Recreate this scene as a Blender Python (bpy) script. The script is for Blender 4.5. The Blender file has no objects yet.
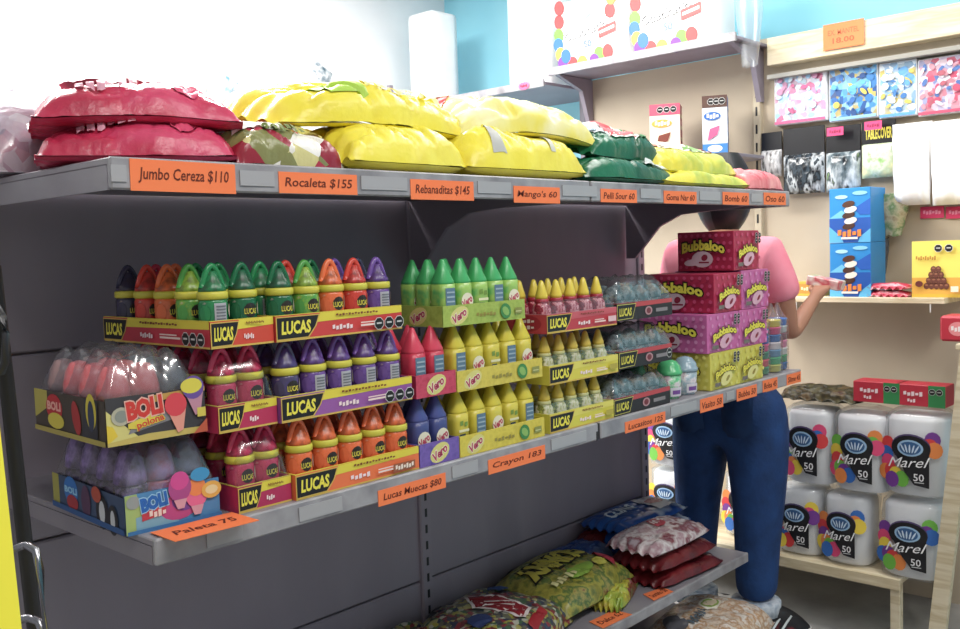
import bpy, bmesh, math, random
from mathutils import Vector, Matrix, noise
random.seed(7)
C = bpy.context.scene.collection
SC = bpy.context.scene
PI = math.pi

# ------------------------------------------------------------------ camera
FOC, CX, CY, CAMZ = 950.0, 480.0, 314.5, 1.5
def _d(u, v): return Vector((u-CX, v-CY, FOC))
AX = _d(1360, 221).normalized()
AY = _d(-580, 285); AY = (AY - AX*AX.dot(AY)).normalized()
AZ = AX.cross(AY)
CAM = Vector((0, 0, CAMZ))
def ray(u, v):
    d = _d(u, v); return Vector((AX.dot(d), AY.dot(d), AZ.dot(d)))
def W(u, v, axis, val):          # a point seen in the photo, on the plane x, y or z = val
    r = ray(u, v); k = 'xyz'.index(axis)
    return CAM + r*((val-CAM[k])/r[k])
cd = bpy.data.cameras.new('camera'); cam = bpy.data.objects.new('camera', cd); C.objects.link(cam)
cd.sensor_width = 36; cd.lens = FOC/960*36; cd.clip_start = .02
# camera axes in world: right, up, back
rt = Vector((AX[0], AY[0], AZ[0])); up = -Vector((AX[1], AY[1], AZ[1])); bk = -Vector((AX[2], AY[2], AZ[2]))
m = Matrix((rt, up, bk)).transposed().to_4x4(); m.translation = CAM
cam.matrix_world = m
SC.camera = cam

# ------------------------------------------------------------------ materials
def lin(h):
    h = h.lstrip('#'); c = [int(h[i:i+2], 16)/255 for i in (0, 2, 4)]
    c = [x/12.92 if x <= .04045 else ((x+.055)/1.055)**2.4 for x in c]
    g = .3*c[0]+.6*c[1]+.1*c[2]
    return tuple(g+(x-g)*.92 for x in c) + (1,)
_M = {}
def col(h, rough=.5, metal=0, spec=.5):
    k = (h, rough, metal, spec)
    if k in _M: return _M[k]
    mt = bpy.data.materials.new('paint_'+h.strip('#')); mt.use_nodes = True
    b = mt.node_tree.nodes['Principled BSDF']
    b.inputs['Base Color'].default_value = lin(h); b.inputs['Roughness'].default_value = rough
    b.inputs['Metallic'].default_value = metal; b.inputs['Specular IOR Level'].default_value = spec
    _M[k] = mt; return mt
def noisy(name, cols, scale=4, rough=.5, detail=4, kind='noise', coord='Object', bump=0, bscale=None, stretch=(1,1,1), pos=None, metal=0, interp='LINEAR'):
    if name in _M: return _M[name]
    mt = bpy.data.materials.new(name); mt.use_nodes = True; nt = mt.node_tree; N = nt.nodes; b = N['Principled BSDF']
    tc = N.new('ShaderNodeTexCoord'); mp = N.new('ShaderNodeMapping'); mp.inputs['Scale'].default_value = stretch
    nt.links.new(tc.outputs[coord], mp.inputs[0])
    if kind == 'noise':
        t = N.new('ShaderNodeTexNoise'); t.inputs['Scale'].default_value = scale; t.inputs['Detail'].default_value = detail; o = t.outputs['Fac']
    elif kind == 'cells':
        t = N.new('ShaderNodeTexVoronoi'); t.inputs['Scale'].default_value = scale; t.inputs['Randomness'].default_value = 1
        s = N.new('ShaderNodeSeparateColor'); nt.links.new(t.outputs['Color'], s.inputs[0]); o = s.outputs[0]
    nt.links.new(mp.outputs[0], t.inputs['Vector'])
    r = N.new('ShaderNodeValToRGB'); r.color_ramp.interpolation = interp
    n = len(cols)
    while len(r.color_ramp.elements) < n: r.color_ramp.elements.new(.5)
    for i, c in enumerate(cols):
        e = r.color_ramp.elements[i]
        e.position = pos[i] if pos else ((i/n) if interp == 'CONSTANT' else (.3+.4*i/max(1, n-1) if kind == 'noise' else i/max(1, n-1)))
        e.color = lin(c)
    nt.links.new(o, r.inputs[0]); nt.links.new(r.outputs[0], b.inputs['Base Color'])
    b.inputs['Roughness'].default_value = rough; b.inputs['Metallic'].default_value = metal
    if bump:
        bn = N.new('ShaderNodeBump'); bn.inputs['Strength'].default_value = bump; bn.inputs['Distance'].default_value = .01
        t2 = N.new('ShaderNodeTexNoise'); t2.inputs['Scale'].default_value = bscale or scale*3; t2.inputs['Detail'].default_value = 5
        nt.links.new(mp.outputs[0], t2.inputs['Vector']); nt.links.new(t2.outputs['Fac'], bn.inputs['Height']); nt.links.new(bn.outputs[0], b.inputs['Normal'])
    _M[name] = mt; return mt
def clear(name, base=.1, tint='#ffffff', rough=.1, milk=0):
    if name in _M: return _M[name]
    mt = bpy.data.materials.new(name); mt.use_nodes = True; nt = mt.node_tree; N = nt.nodes
    N.remove(N['Principled BSDF']); out = N['Material Output']
    tr = N.new('ShaderNodeBsdfTransparent'); tr.inputs[0].default_value = lin(tint)
    gl = N.new('ShaderNodeBsdfGlossy'); gl.inputs['Roughness'].default_value = rough
    fr = N.new('ShaderNodeLayerWeight'); fr.inputs[0].default_value = .5
    pw = N.new('ShaderNodeMath'); pw.operation = 'POWER'; pw.inputs[1].default_value = 3.5; nt.links.new(fr.outputs['Facing'], pw.inputs[0])
    ad = N.new('ShaderNodeMath'); ad.operation = 'MULTIPLY_ADD'; ad.inputs[1].default_value = .62; ad.inputs[2].default_value = base; ad.use_clamp = True
    nt.links.new(pw.outputs[0], ad.inputs[0])
    mx = N.new('ShaderNodeMixShader'); nt.links.new(ad.outputs[0], mx.inputs[0]); nt.links.new(tr.outputs[0], mx.inputs[1]); nt.links.new(gl.outputs[0], mx.inputs[2])
    if milk:
        df = N.new('ShaderNodeBsdfDiffuse'); df.inputs[0].default_value = (.8, .8, .82, 1)
        m2 = N.new('ShaderNodeMixShader'); m2.inputs[0].default_value = milk
        nt.links.new(mx.outputs[0], m2.inputs[1]); nt.links.new(df.outputs[0], m2.inputs[2]); mx = m2
    nt.links.new(mx.outputs[0], out.inputs['Surface'])
    _M[name] = mt; return mt

# ------------------------------------------------------------------ mesh building
class MB:
    def __init__(s): s.v = []; s.f = []; s.m = []; s.mats = []; s.sm = []
    def mi(s, mt):
        if mt not in s.mats: s.mats.append(mt)
        return s.mats.index(mt)
    def add(s, vs, fs, mt, smooth=False):
        b = len(s.v); k = s.mi(mt); s.v += [tuple(p) for p in vs]
        for f in fs: s.f.append([i+b for i in f]); s.m.append(k); s.sm.append(smooth)
    def box(s, x0, x1, y0, y1, z0, z1, mt, bev=0):
        if bev:
            b = bev
            vs = []; fs = []
            xs = (x0, x1); ys = (y0, y1); zs = (z0, z1)
            idx = {}
            for i in range(2):
                for j in range(2):
                    for k in range(2):
                        sx, sy, sz = (1, -1)[i], (1, -1)[j], (1, -1)[k]
                        for a, off in (('x', (0, b*sy, b*sz)), ('y', (b*sx, 0, b*sz)), ('z', (b*sx, b*sy, 0))):
                            idx[(i, j, k, a)] = len(vs); vs.append((xs[i]+off[0], ys[j]+off[1], zs[k]+off[2]))
            g = lambda i, j, k, a: idx[(i, j, k, a)]
            for i in range(2): q = [g(i, 0, 0, 'x'), g(i, 0, 1, 'x'), g(i, 1, 1, 'x'), g(i, 1, 0, 'x')]; fs.append(q if i == 0 else q[::-1])
            for j in range(2): q = [g(0, j, 0, 'y'), g(1, j, 0, 'y'), g(1, j, 1, 'y'), g(0, j, 1, 'y')]; fs.append(q if j == 0 else q[::-1])
            for k in range(2): q = [g(0, 0, k, 'z'), g(0, 1, k, 'z'), g(1, 1, k, 'z'), g(1, 0, k, 'z')]; fs.append(q if k == 0 else q[::-1])
            for i in range(2):
                for j in range(2): fs.append([g(i, j, 0, 'x'), g(i, j, 1, 'x'), g(i, j, 1, 'y'), g(i, j, 0, 'y')][::(1 if i == j else -1)])
            for i in range(2):
                for k in range(2): fs.append([g(i, 0, k, 'x'), g(i, 0, k, 'z'), g(i, 1, k, 'z'), g(i, 1, k, 'x')][::(1 if i == k else -1)])
            for j in range(2):
                for k in range(2): fs.append([g(0, j, k, 'y'), g(1, j, k, 'y'), g(1, j, k, 'z'), g(0, j, k, 'z')][::(1 if j == k else -1)])
            for i in range(2):
                for j in range(2):
                    for k in range(2): fs.append([g(i, j, k, 'x'), g(i, j, k, 'y'), g(i, j, k, 'z')])
            s.add(vs, fs, mt)
        else:
            s.add([(x0,y0,z0),(x1,y0,z0),(x1,y1,z0),(x0,y1,z0),(x0,y0,z1),(x1,y0,z1),(x1,y1,z1),(x0,y1,z1)],
                  [(0,3,2,1),(4,5,6,7),(0,1,5,4),(1,2,6,5),(2,3,7,6),(3,0,4,7)], mt)
        return s
    def prism(s, pts, d0, d1, mt, axis='x'):   # polygon extruded along an axis
        n = len(pts)
        def P(p, d): return {'x': (d, p[0], p[1]), 'y': (p[0], d, p[1]), 'z': (p[0], p[1], d)}[axis]
        s.add([P(p, d0) for p in pts]+[P(p, d1) for p in pts],
              [list(range(n))[::-1], list(range(n, 2*n))]+[(i, (i+1) % n, n+(i+1) % n, n+i) for i in range(n)], mt)
        return s
    def lathe(s, prof, mt, n=16, c=(0,0,0), sq=0, sx=1, sy=1, smooth=True):
        vs = []; fs = []
        for r, z in prof:
            for i in range(n):
                a = 2*PI*i/n; ca, sa = math.cos(a), math.sin(a); k = 1
                if sq: k = (abs(ca)**sq+abs(sa)**sq)**(-1/sq)
                vs.append((c[0]+r*k*ca*sx, c[1]+r*k*sa*sy, c[2]+z))
        for j in range(len(prof)-1):
            for i in range(n): fs.append((j*n+i, j*n+(i+1) % n, (j+1)*n+(i+1) % n, (j+1)*n+i))
        fs.append(list(range(n))[::-1]); L = (len(prof)-1)*n; fs.append(list(range(L, L+n)))
        s.add(vs, fs, mt, smooth); return s
    def tube(s, pts, r, mt, n=8, closed=False):
        pts = [Vector(p) for p in pts]; vs = []; fs = []; m_ = len(pts)
        for i, p in enumerate(pts):
            a = pts[(i-1) % m_] if closed or i > 0 else p; b = pts[(i+1) % m_] if closed or i < m_-1 else p
            t = (b-a).normalized(); q = t.cross(Vector((0, 0, 1)))
            if q.length < .1: q = t.cross(Vector((0, 1, 0)))
            q.normalize(); w = q.cross(t); rr = r[i] if isinstance(r, (list, tuple)) else r
            for k in range(n): vs.append(p+(q*math.cos(2*PI*k/n)+w*math.sin(2*PI*k/n))*rr)
        for i in range(m_ if closed else m_-1):
            j = (i+1) % m_
            for k in range(n): fs.append((i*n+k, i*n+(k+1) % n, j*n+(k+1) % n, j*n+k))
        if not closed: fs.append(list(range(n))); fs.append(list(range((m_-1)*n, m_*n))[::-1])
        s.add(vs, fs, mt, True); return s
    def grid(s, fn, nu, nv, mt, smooth=True, mfn=None):
        b = len(s.v); s.v += [tuple(fn(-1+2*i/nu, -1+2*j/nv)) for j in range(nv+1) for i in range(nu+1)]
        k = s.mi(mt)
        for j in range(nv):
            for i in range(nu):
                s.f.append([b+j*(nu+1)+i, b+j*(nu+1)+i+1, b+(j+1)*(nu+1)+i+1, b+(j+1)*(nu+1)+i])
                s.m.append(s.mi(mfn(-1+2*(i+.5)/nu, -1+2*(j+.5)/nv)) if mfn else k); s.sm.append(smooth)
        return s
    def mesh(s, name):
        me = bpy.data.meshes.new(name); me.from_pydata(s.v, [], s.f)
        for mt in s.mats: me.materials.append(mt)
        me.polygons.foreach_set('material_index', s.m); me.polygons.foreach_set('use_smooth', s.sm)
        me.update(); return me
    def build(s, name, parent=None, loc=None):
        o = bpy.data.objects.new(name, s.mesh(name)); C.objects.link(o)
        if parent: o.parent = parent
        if loc is not None: o.location = loc
        return o

def tag(o, label, cat, group=None, kind=None):
    o['label'] = label; o['category'] = cat
    if group: o['group'] = group
    if kind: o['kind'] = kind
    return o
def thing(name, label, cat, loc=(0,0,0), rz=0, group=None):
    o = bpy.data.objects.new(name, None); C.objects.link(o); o.location = loc; o.rotation_euler.z = rz
    o.empty_display_size = .02
    return tag(o, label, cat, group)
def struct(name, mb):
    o = mb.build(name); o['kind'] = 'structure'; return o
def copy_tree(o, parent=None):
    c = o.copy(); C.objects.link(c)
    if parent: c.parent = parent
    for ch in list(o.children): copy_tree(ch, c)
    return c
_proto = {}
def spawn(key, builder, loc, label, cat, group=None, rz=0, scale=None):
    if key in _proto: o = copy_tree(_proto[key])
    else: o = builder(); _proto[key] = o
    o.location = loc; o.rotation_euler = (0, 0, rz); tag(o, label, cat, group)
    if scale: o.scale = scale
    return o

# ------------------------------------------------------------------ lettering and print
_T = {}
def text_geo(t, bold=0, shear=0):
    k = (t, bold, shear)
    if k in _T: return _T[k]
    cu = bpy.data.curves.new('lettering', 'FONT'); cu.body = t; cu.offset = bold; cu.shear = shear; cu.resolution_u = 2
    ob = bpy.data.objects.new('lettering', cu); C.objects.link(ob)
    dg = bpy.context.evaluated_depsgraph_get(); dg.update()
    me = ob.evaluated_get(dg).to_mesh()
    vs = [(v.co.x, v.co.y) for v in me.vertices]; fs = [list(p.vertices) for p in me.polygons]
    ob.evaluated_get(dg).to_mesh_clear(); bpy.data.objects.remove(ob); bpy.data.curves.remove(cu)
    if vs:
        x0 = min(v[0] for v in vs); x1 = max(v[0] for v in vs); y0 = min(v[1] for v in vs); y1 = max(v[1] for v in vs)
        vs = [(x-(x0+x1)/2, y-(y0+y1)/2) for x, y in vs]
        _T[k] = (vs, fs, x1-x0, y1-y0)
    else: _T[k] = ([], [], 1, 1)
    return _T[k]
def refine(vs, fs, thr):
    bm = bmesh.new(); q = [bm.verts.new((x, y, 0)) for x, y in vs]
    for f in fs:
        try: bm.faces.new([q[i] for i in f])
        except ValueError: pass
    bmesh.ops.triangulate(bm, faces=bm.faces[:])
    for _ in range(4):
        es = [e for e in bm.edges if e.calc_length() > thr]
        if not es: break
        bmesh.ops.subdivide_edges(bm, edges=es, cuts=1); bmesh.ops.triangulate(bm, faces=bm.faces[:])
    bm.verts.index_update(); vs = [(v.co.x, v.co.y) for v in bm.verts]; fs = [[v.index for v in f.verts] for f in bm.faces]; bm.free(); return vs, fs
class Print:
    """flat inked shapes laid on a surface: fn(s, t, lift) gives the point"""
    def __init__(s, fn, mb=None, lift=.0007, step=.00025, fine=0): s.fn = fn; s.mb = mb or MB(); s.k = lift; s.step = step; s.fine = fine
    def put(s, vs, fs, k, c):
        if s.fine: vs, fs = refine(vs, fs, s.fine)
        s.mb.add([s.fn(a, b, k) for a, b in vs], fs, c, bool(s.fine))
    def _l(s): s.k += s.step; return s.k
    def poly(s, pts, c, flip=False):
        k = s._l(); s.put(pts, [list(range(len(pts)))], k, c if not isinstance(c, str) else col(c)); return s
    def rect(s, a0, b0, a1, b1, c, n=1):
        k = s._l(); c = c if not isinstance(c, str) else col(c)
        vs = [(a0+(a1-a0)*i/n, b) for b in (b0, b1) for i in range(n+1)]
        s.put(vs, [(i, i+1, n+2+i, n+1+i) for i in range(n)], k, c); return s
    def ell(s, a, b, ra, rb, c, n=16, rot=0, half=None):
        k = s._l(); c = c if not isinstance(c, str) else col(c); cr, sr = math.cos(rot), math.sin(rot)
        vs = [(a, b)]
        for i in range(n):
            x, y = ra*math.cos(2*PI*i/n), rb*math.sin(2*PI*i/n); vs.append((a+x*cr-y*sr, b+x*sr+y*cr))
        s.put(vs, [(0, 1+i, 1+(i+1) % n) for i in range(n)], k, c); return s
    def text(s, t, a, b, h, c, w=None, bold=.02, shear=0, rot=0, out=None, outw=.06, arc=0):
        c = c if not isinstance(c, str) else col(c)
        if out: s._text(t, a, b, h, col(out), w, bold+outw, shear, rot, arc, (bold, shear))
        return s._text(t, a, b, h, c, w, bold, shear, rot, arc)
    def _text(s, t, a, b, h, c, w, bold, shear, rot, arc, ref=None):
        k = s._l(); vs, fs, tw, th = text_geo(t, bold, shear)
        if ref: _, _, tw, th = text_geo(t, *ref)
        sy = h/th; sx = sy if w is None else w/tw
        cr, sr = math.cos(rot), math.sin(rot); q = []
        for x, y in vs:
            x *= sx; y *= sy
            y -= arc*(x/(tw*sx/2))**2
            q.append((a+x*cr-y*sr, b+x*sr+y*cr))
        s.put(q, fs, k, c); return s
    def scrawl(s, t, a, b, h, c, w=None, *_, rot=0, **__):      # a line of print too small to read
        w = w or h*.6*len(t); n = len(t); cr, sr = math.cos(rot), math.sin(rot); c = c if not isinstance(c, str) else col(c)
        for i in range(n):
            x0, x1 = -w/2+w*(i+.1)/n, -w/2+w*(i+.85)/n; y0, y1 = -h*(.5 if i % 3 else .28), h*(.5 if i % 2 == 0 else .25)
            s.poly([(a+x*cr-y*sr, b+x*sr+y*cr) for x, y in ((x0, y0), (x1, y0*.8), (x1, y1), (x0, y1*.85))], c)
        return s
    def seal(s, a, b, r):      # black octagonal warning seal
        s.ell(a, b, r*1.12, r*1.12, '#d8d8d8', 8, PI/8); s.ell(a, b, r, r, '#151515', 8, PI/8)
        s.rect(a-r*.55, b-r*.08, a+r*.55, b+r*.2, '#c8c8c8'); return s
    def build(s, name, parent=None): return s.mb.build(name, parent)
def face(o, sd, td, nd):
    o, sd, td, nd = Vector(o), Vector(sd), Vector(td), Vector(nd)
    return lambda a, b, k: o+sd*a+td*b+nd*k
def front(x0=0, y0=0, z0=0): return face((x0, y0, z0), (1,0,0), (0,0,1), (0,-1,0))
def left(dep, x0=0, z0=0): return face((x0, dep, z0), (0,-1,0), (0,0,1), (-1,0,0))
ORD = ['leftmost', 'second', 'third', 'fourth', 'fifth', 'sixth', 'seventh']

# ------------------------------------------------------------------ room
wallc = noisy('painted_plaster', ['#e9edf0', '#f4f6f8'], 2.5, .8)
bluec = noisy('blue_plaster', ['#8fdcf0', '#a2e6f6'], 1.5, .75)
floorc = noisy('grey_floor', ['#8b8a88', '#9a9997', '#a5a4a2'], 6, .6, bump=.1)
struct('floor', MB().box(-2.5, 4.4, -3, 4.3, -.05, 0, floorc))
struct('ceiling', MB().box(-2.5, 4.4, -3, 4.3, 3.2, 3.25, wallc))
struct('wall_back', MB().box(-2.5, 4.4, 4.25, 4.35, 0, 3.2, wallc))
struct('wall_right', MB().box(4.35, 4.45, -3, 4.25, 0, 3.2, bluec))

# ------------------------------------------------------------------ grey gondola shelving
gm = noisy('grey_enamel', ['#85808a', '#918c95', '#9b979e'], 3, .42, bump=.05, bscale=30)
gm_edge = noisy('worn_grey_enamel', ['#85838a', '#a3a1a6', '#7d7a80'], 9, .4)
gm_dark = noisy('dark_grey_enamel', ['#867e8b', '#988f9c', '#8f8693', '#938a98'], 2.2, .5, stretch=(1, 1, .35), bump=.06, bscale=5)
PY_ = 2.07
gon = thing('gondola_shelving', 'long grey metal gondola shelving unit full of packaged sweets', 'shelving', (0, 0, 0))
for x0, x1 in ((-.45, .735), (.745, 1.945), (1.955, 3.155)):
    b = MB()
    for z0, z1 in ((.1, .5), (.505, .905), (.91, 1.31), (1.315, 1.67)): b.box(x0, x1, PY_, PY_+.02, z0, z1, gm_dark, .004)
    b.box(x0, x1, PY_+.021, PY_+.03, .1, 1.67, gm_dark)  # added unseen sheet, blocks light leaking through the panel gaps
    b.build('back_panel', gon)
for x in (.74, 1.95, 3.16):
    b = MB(); b.box(x-.022, x+.022, PY_-.012, PY_+.03, .02, 1.72, gm_dark, .004)
    for k in range(30): b.box(x-.004, x+.004, PY_-.0135, PY_-.011, .15+k*.05, .175+k*.05, col('#222226'))
    b.build('upright', gon)
def shelf(x0, x1, y0, ztop, lip, name='shelf_board'):
    b = MB()
    b.box(x0, x1, y0, PY_-.013, ztop-.012, ztop, gm, .002)
    b.box(x0, x1, y0-.006, y0+.006, ztop-lip, ztop+.001, gm_edge, .003)
    b.box(x0, x0+.004, y0+.006, PY_-.013, ztop-lip, ztop-.012, gm); b.box(x1-.004, x1, y0+.006, PY_-.013, ztop-lip, ztop-.012, gm)
    return b.build(name, gon)
def bracket(x, y0, z, drop):
    b = MB(); b.prism([(PY_-.012, z), (PY_-.012, z-drop), (PY_-.05, z-drop), (PY_-.16, z-drop*.42), (PY_-.25, z-.045), (y0+.03, z-.02), (y0+.03, z)], x-.006, x+.006, gm_dark)
    return b.build('shelf_bracket', gon)
YF = 1.42
for (x0, x1) in ((.70, 1.945), (1.951, 3.08)):
    shelf(x0, x1, YF, 1.662, .05)
for x in (1.935, 3.06): bracket(x, YF, 1.649, .2)
for (x0, x1) in ((.738, 1.955), (1.966, 3.155)):
    shelf(x0, x1, YF, 1.05, .043)
b = MB(); b.box(1.9555, 1.9655, YF-.002, YF+.03, 1.008, 1.048, col('#2a282c', .6)); b.box(1.945, 1.952, YF-.0068, YF-.0058, 1.007, 1.03, col('#2a282c', .6)); b.build('joint_slot', gon)
for (x0, x1) in ((.745, 1.945), (1.955, 3.15)): shelf(x0, x1, 1.625, .362, .034)
b = MB(); b.box(.745, 3.15, 1.50, PY_-.013, .085, .1, gm, .002); b.box(.745, 3.15, 1.50, 1.51, 0, .085, gm_edge, .002); b.build('base_deck', gon)
# pale ticket holders along the lips
for z, xs in ((1.637, [(.70,.725),(.93,1.0),(1.2,1.32),(1.53,1.64),(1.83,1.97),(2.17,2.27),(2.48,2.6),(2.8,2.87)]), (1.028, [(.83,.9),(1.02,1.12),(1.42,1.5),(1.76,1.9),(2.3,2.44),(2.62,2.67)])):
    for x0, x1 in xs: b = MB(); b.box(x0, x1, YF-.0085, YF-.0062, z-.013, z+.013, col('#a9a8ac', .35)); b.build('ticket_holder', gon)

# ------------------------------------------------------------------ price labels
orange = noisy('fluorescent_orange_card', ['#ff7a3c', '#ff8344'], 3, .7)
ink = col('#6a2410', .8)
def price(x0, x1, z0, z1, y, lines, where, rot=0):
    w, h = x1-x0, z1-z0
    o = thing('price_label', f'orange price label reading {where}', 'price label', ((x0+x1)/2, y, (z0+z1)/2), 0, 'orange price labels on the shelf lips')
    b = MB(); b.box(-w/2, w/2, 0, .0012, -h/2, h/2, orange); b.build('card', o)
    p = Print(face((0, 0, 0), (1,0,0), (0,0,1), (0,-1,0)), lift=.0003)
    p.text(lines, 0, 0, h*.5, ink, w*.86, .012, .15); p.build('lettering', o)
    o.rotation_euler.y = rot; return o
yl = YF-.0075
price(.731, .921, 1.610, 1.660, yl, 'Jumbo Cereza $110', 'jumbo cereza under the pink bags', .008)
price(1.01, 1.19, 1.613, 1.651, yl, 'Rocaleta $155', 'rocaleta under the shiny mixed bag')
price(1.33, 1.517, 1.607, 1.648, yl, 'Rebanaditas $145', 'rebanaditas under the yellow bags')
price(1.65, 1.82, 1.605, 1.643, yl, "Mango's 60", "mango's under the yellow heap")
price(1.988, 2.152, 1.611, 1.645, yl, 'Pelli Sour 60', 'pelli sour under the green bags')
price(2.286, 2.463, 1.612, 1.647, yl, 'Goma Nar 60', 'goma under the flat yellow bags')
price(2.617, 2.785, 1.613, 1.651, yl, 'Bomb 60', 'bomb, second from the right end of the top shelf')
price(2.887, 3.047, 1.616, 1.655, yl, 'Oso 60', 'oso at the right end of the top shelf')
price(1.211, 1.40, 1.0, 1.032, yl, 'Lucas Muecas $80', 'muecas under the orange bottles')
price(1.535, 1.736, 1.0, 1.033, yl, 'Crayon 183', 'crayon below the yellow cartons')
price(2.073, 2.271, 1.004, 1.034, yl, 'Lucasitos 125', 'lucasitos below the dark cartons')
price(2.463, 2.60, 1.0, 1.04, yl, 'Vasito 58', 'vasito below the green lidded cups')
price(2.687, 2.821, 1.003, 1.041, yl, 'Bubba 50', 'bubba below the yellow gum boxes')
price(2.863, 2.969, 1.008, 1.046, yl, 'Bolsa 45', 'bolsa, second from the right end of the middle shelf')
price(3.04, 3.15, 1.008, 1.044, yl, 'Slime 45', 'slime at the right end of the middle shelf')
def flat_label(pts, z, txt, where):
    c = sum((Vector(p+(0,)) for p in pts), Vector())/4
    o = thing('price_label', where, 'price label', (c.x, c.y, z), 0, 'orange labels lying on the shelves')
    q = [(p[0]-c.x, p[1]-c.y) for p in pts]
    b = MB(); b.prism(q, 0, .0012, orange, 'z'); b.build('card', o)
    e = (Vector(q[1])-Vector(q[0])); L = e.length; e.normalize(); n = Vector((-e.y, e.x))
    p = Print(face((0, 0, .0012), (e.x, e.y, 0), (n.x, n.y, 0), (0, 0, 1)), lift=.0003)
    p.text(txt, 0, 0, .025, ink, L*.75, .012, .15); p.build('lettering', o); return o
flat_label([(.752, 1.375), (.905, 1.368), (.905, 1.452), (.752, 1.455)], 1.0522, 'Paleta 75', 'orange price label lying flat below the blue pack')
flat_label([(2.252, 1.630), (2.395, 1.622), (2.39, 1.687), (2.267, 1.692)], .3635, 'Dulce 62', 'orange label lying on low shelf nearer the camera')
flat_label([(2.533, 1.632), (2.64, 1.625), (2.65, 1.672), (2.56, 1.69)], .3635, 'Surtido 58', 'orange label lying on low shelf further from the camera')

# ------------------------------------------------------------------ bottles
GLASSY = .22
def muecas(c_body, c_cap):
    def f():
        o = bpy.data.objects.new('candy_bottle', None); C.objects.link(o); o.empty_display_size = .02
        bodym = noisy('syrup_'+c_body, [c_body, c_cap, c_body, '#c9b0a8'], 75, GLASSY, pos=[.3, .5, .66, .8]); capm = noisy('cap_'+c_cap, [c_cap, c_cap], 10, .25)
        b = MB(); b.lathe([(.020,0),(.0250,.003),(.0257,.03),(.0257,.074),(.0235,.082)], bodym, 16)
        b.build('body', o)
        p = Print(lambda s, t, k: (math.sin(s/.0258)*(.0258+k), -math.cos(s/.0258)*(.0258+k), t), lift=.0002)
        v = (int(c_body[1:3], 16)+int(c_cap[3:5], 16)) % 2
        if v:
            p.rect(-.012, .04, .012, .074, '#b4b4bc', 6)
            for q in range(5): p.rect(-.009, .045+q*.0055, .009, .0475+q*.0055, '#70747e', 6)
        else:
            p.ell(0, .058, .013, .013, '#2a2420', 12); p.text('LUCAS', 0, .056, .010, '#e6d83a', .024)
        p.ell(.026, .06, .01, .013, '#d8c8b0', 10); p.ell(-.028, .056, .01, .015, c_cap, 10)
        p.build('body_label', o)
        b = MB(); b.lathe([(.0240,.080),(.0272,.082),(.0272,.092),(.0248,.094)], col('#d3cb34', .35), 16); b.build('neck_band', o)
        b = MB(); b.lathe([(.0246,.093),(.0240,.100),(.0185,.108),(.0125,.118),(.0085,.128),(.006,.130)], noisy('inner_'+c_cap, [c_body, '#3a2a28'], 60, .3, pos=[.45, .8]), 16)
        pts = [(.0205*math.cos(a)*(1-.38*math.sin(a)), 0, .100+.039*math.sin(a)) for a in [PI*i/14 for i in range(15)]]
        b.tube(pts, .0058, capm, 8); b.build('cap', o)
        return o
    return ('muecas', c_body, c_cap), f
RED = ('#b3203c', '#c92444'); ORA = ('#e0662c', '#f0703a'); PUR = ('#5f3f8a', '#7350a2'); GRN = ('#1d7a4a', '#1f8a4f'); DGR = ('#175f40', '#136b42')
LIM = ('#8cae35', '#4fa044'); PLUM = ('#3a3550', '#3d3a55'); PINK = ('#c02e58', '#d03a66'); TOM = ('#c8362e', '#d9402f')
def carton(x, y, z, w, d, lip, desc, main, rim, name='display_carton', rz=0, grp='printed display cartons on the middle shelf'):
    o = thing(name, desc, 'carton', (x, y, z), rz, grp)
    t = .003; mm = noisy('card_'+main, [main, main], 4, .45); rm = col(rim, .45)
    b = MB()
    b.box(0, w, 0, d, 0, t, mm)
    b.box(0, w, 0, t, t, lip, mm); b.box(0, w, d-t, d, t, lip, mm); b.box(0, t, t, d-t, t, lip, mm); b.box(w-t, w, t, d-t, t, lip, mm)
    b.box(-.0006, w+.0006, -.0006, t, lip, lip+.0012, rm); b.box(-.0006, t, t, d, lip, lip+.0012, rm)
    b.build('tray', o)
    return o
def lucas_face(p, w, h, main, seals, txt1='MUECAS', blk=.42, strip='#e3d22b', edge='#d9b64a'):
    p.rect(0, 0, w, h, main); p.rect(0, 0, w, h*.07, edge)
    bw = min(w*.45, .115) if w < .2 else .1
    p.poly([(bw*.86, h*.64), (w, h*.72), (w, h), (bw, h)], strip)
    p.poly([(0, h*.05), (bw*.72, h*.07), (bw*.9, h*.5), (bw, h*.96), (0, h*.96)], edge); p.poly([(.002, h*.1), (bw*.70, h*.11), (bw*.87, h*.5), (bw*.96, h*.92), (.002, h*.92)], '#17161a')
    p.text('LUCAS', bw*.44, h*.52, h*.52, '#efe235', bw*.66, .04, .1)
    p.scrawl(txt1, bw+(w-bw)*.25, h*.36, h*.22, '#f6dfe0', min((w-bw)*.28, .05), .02)
    p.scrawl('PIEZAS DE 24 g', bw+(w-bw)*.42, h*.86, h*.1, '#7c3a1a', (w-bw)*.5, .0)
    if w > .2:
        p.rect(bw+(w-bw)*.45, h*.3, bw+(w-bw)*.7, h*.38, '#f0d7cf'); p.rect(bw+(w-bw)*.45, h*.43, bw+(w-bw)*.66, h*.48, '#f0d7cf')
    for k in range(seals): p.seal(w-.015-.026*(seals-1-k), h*.34, .0115)
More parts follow.
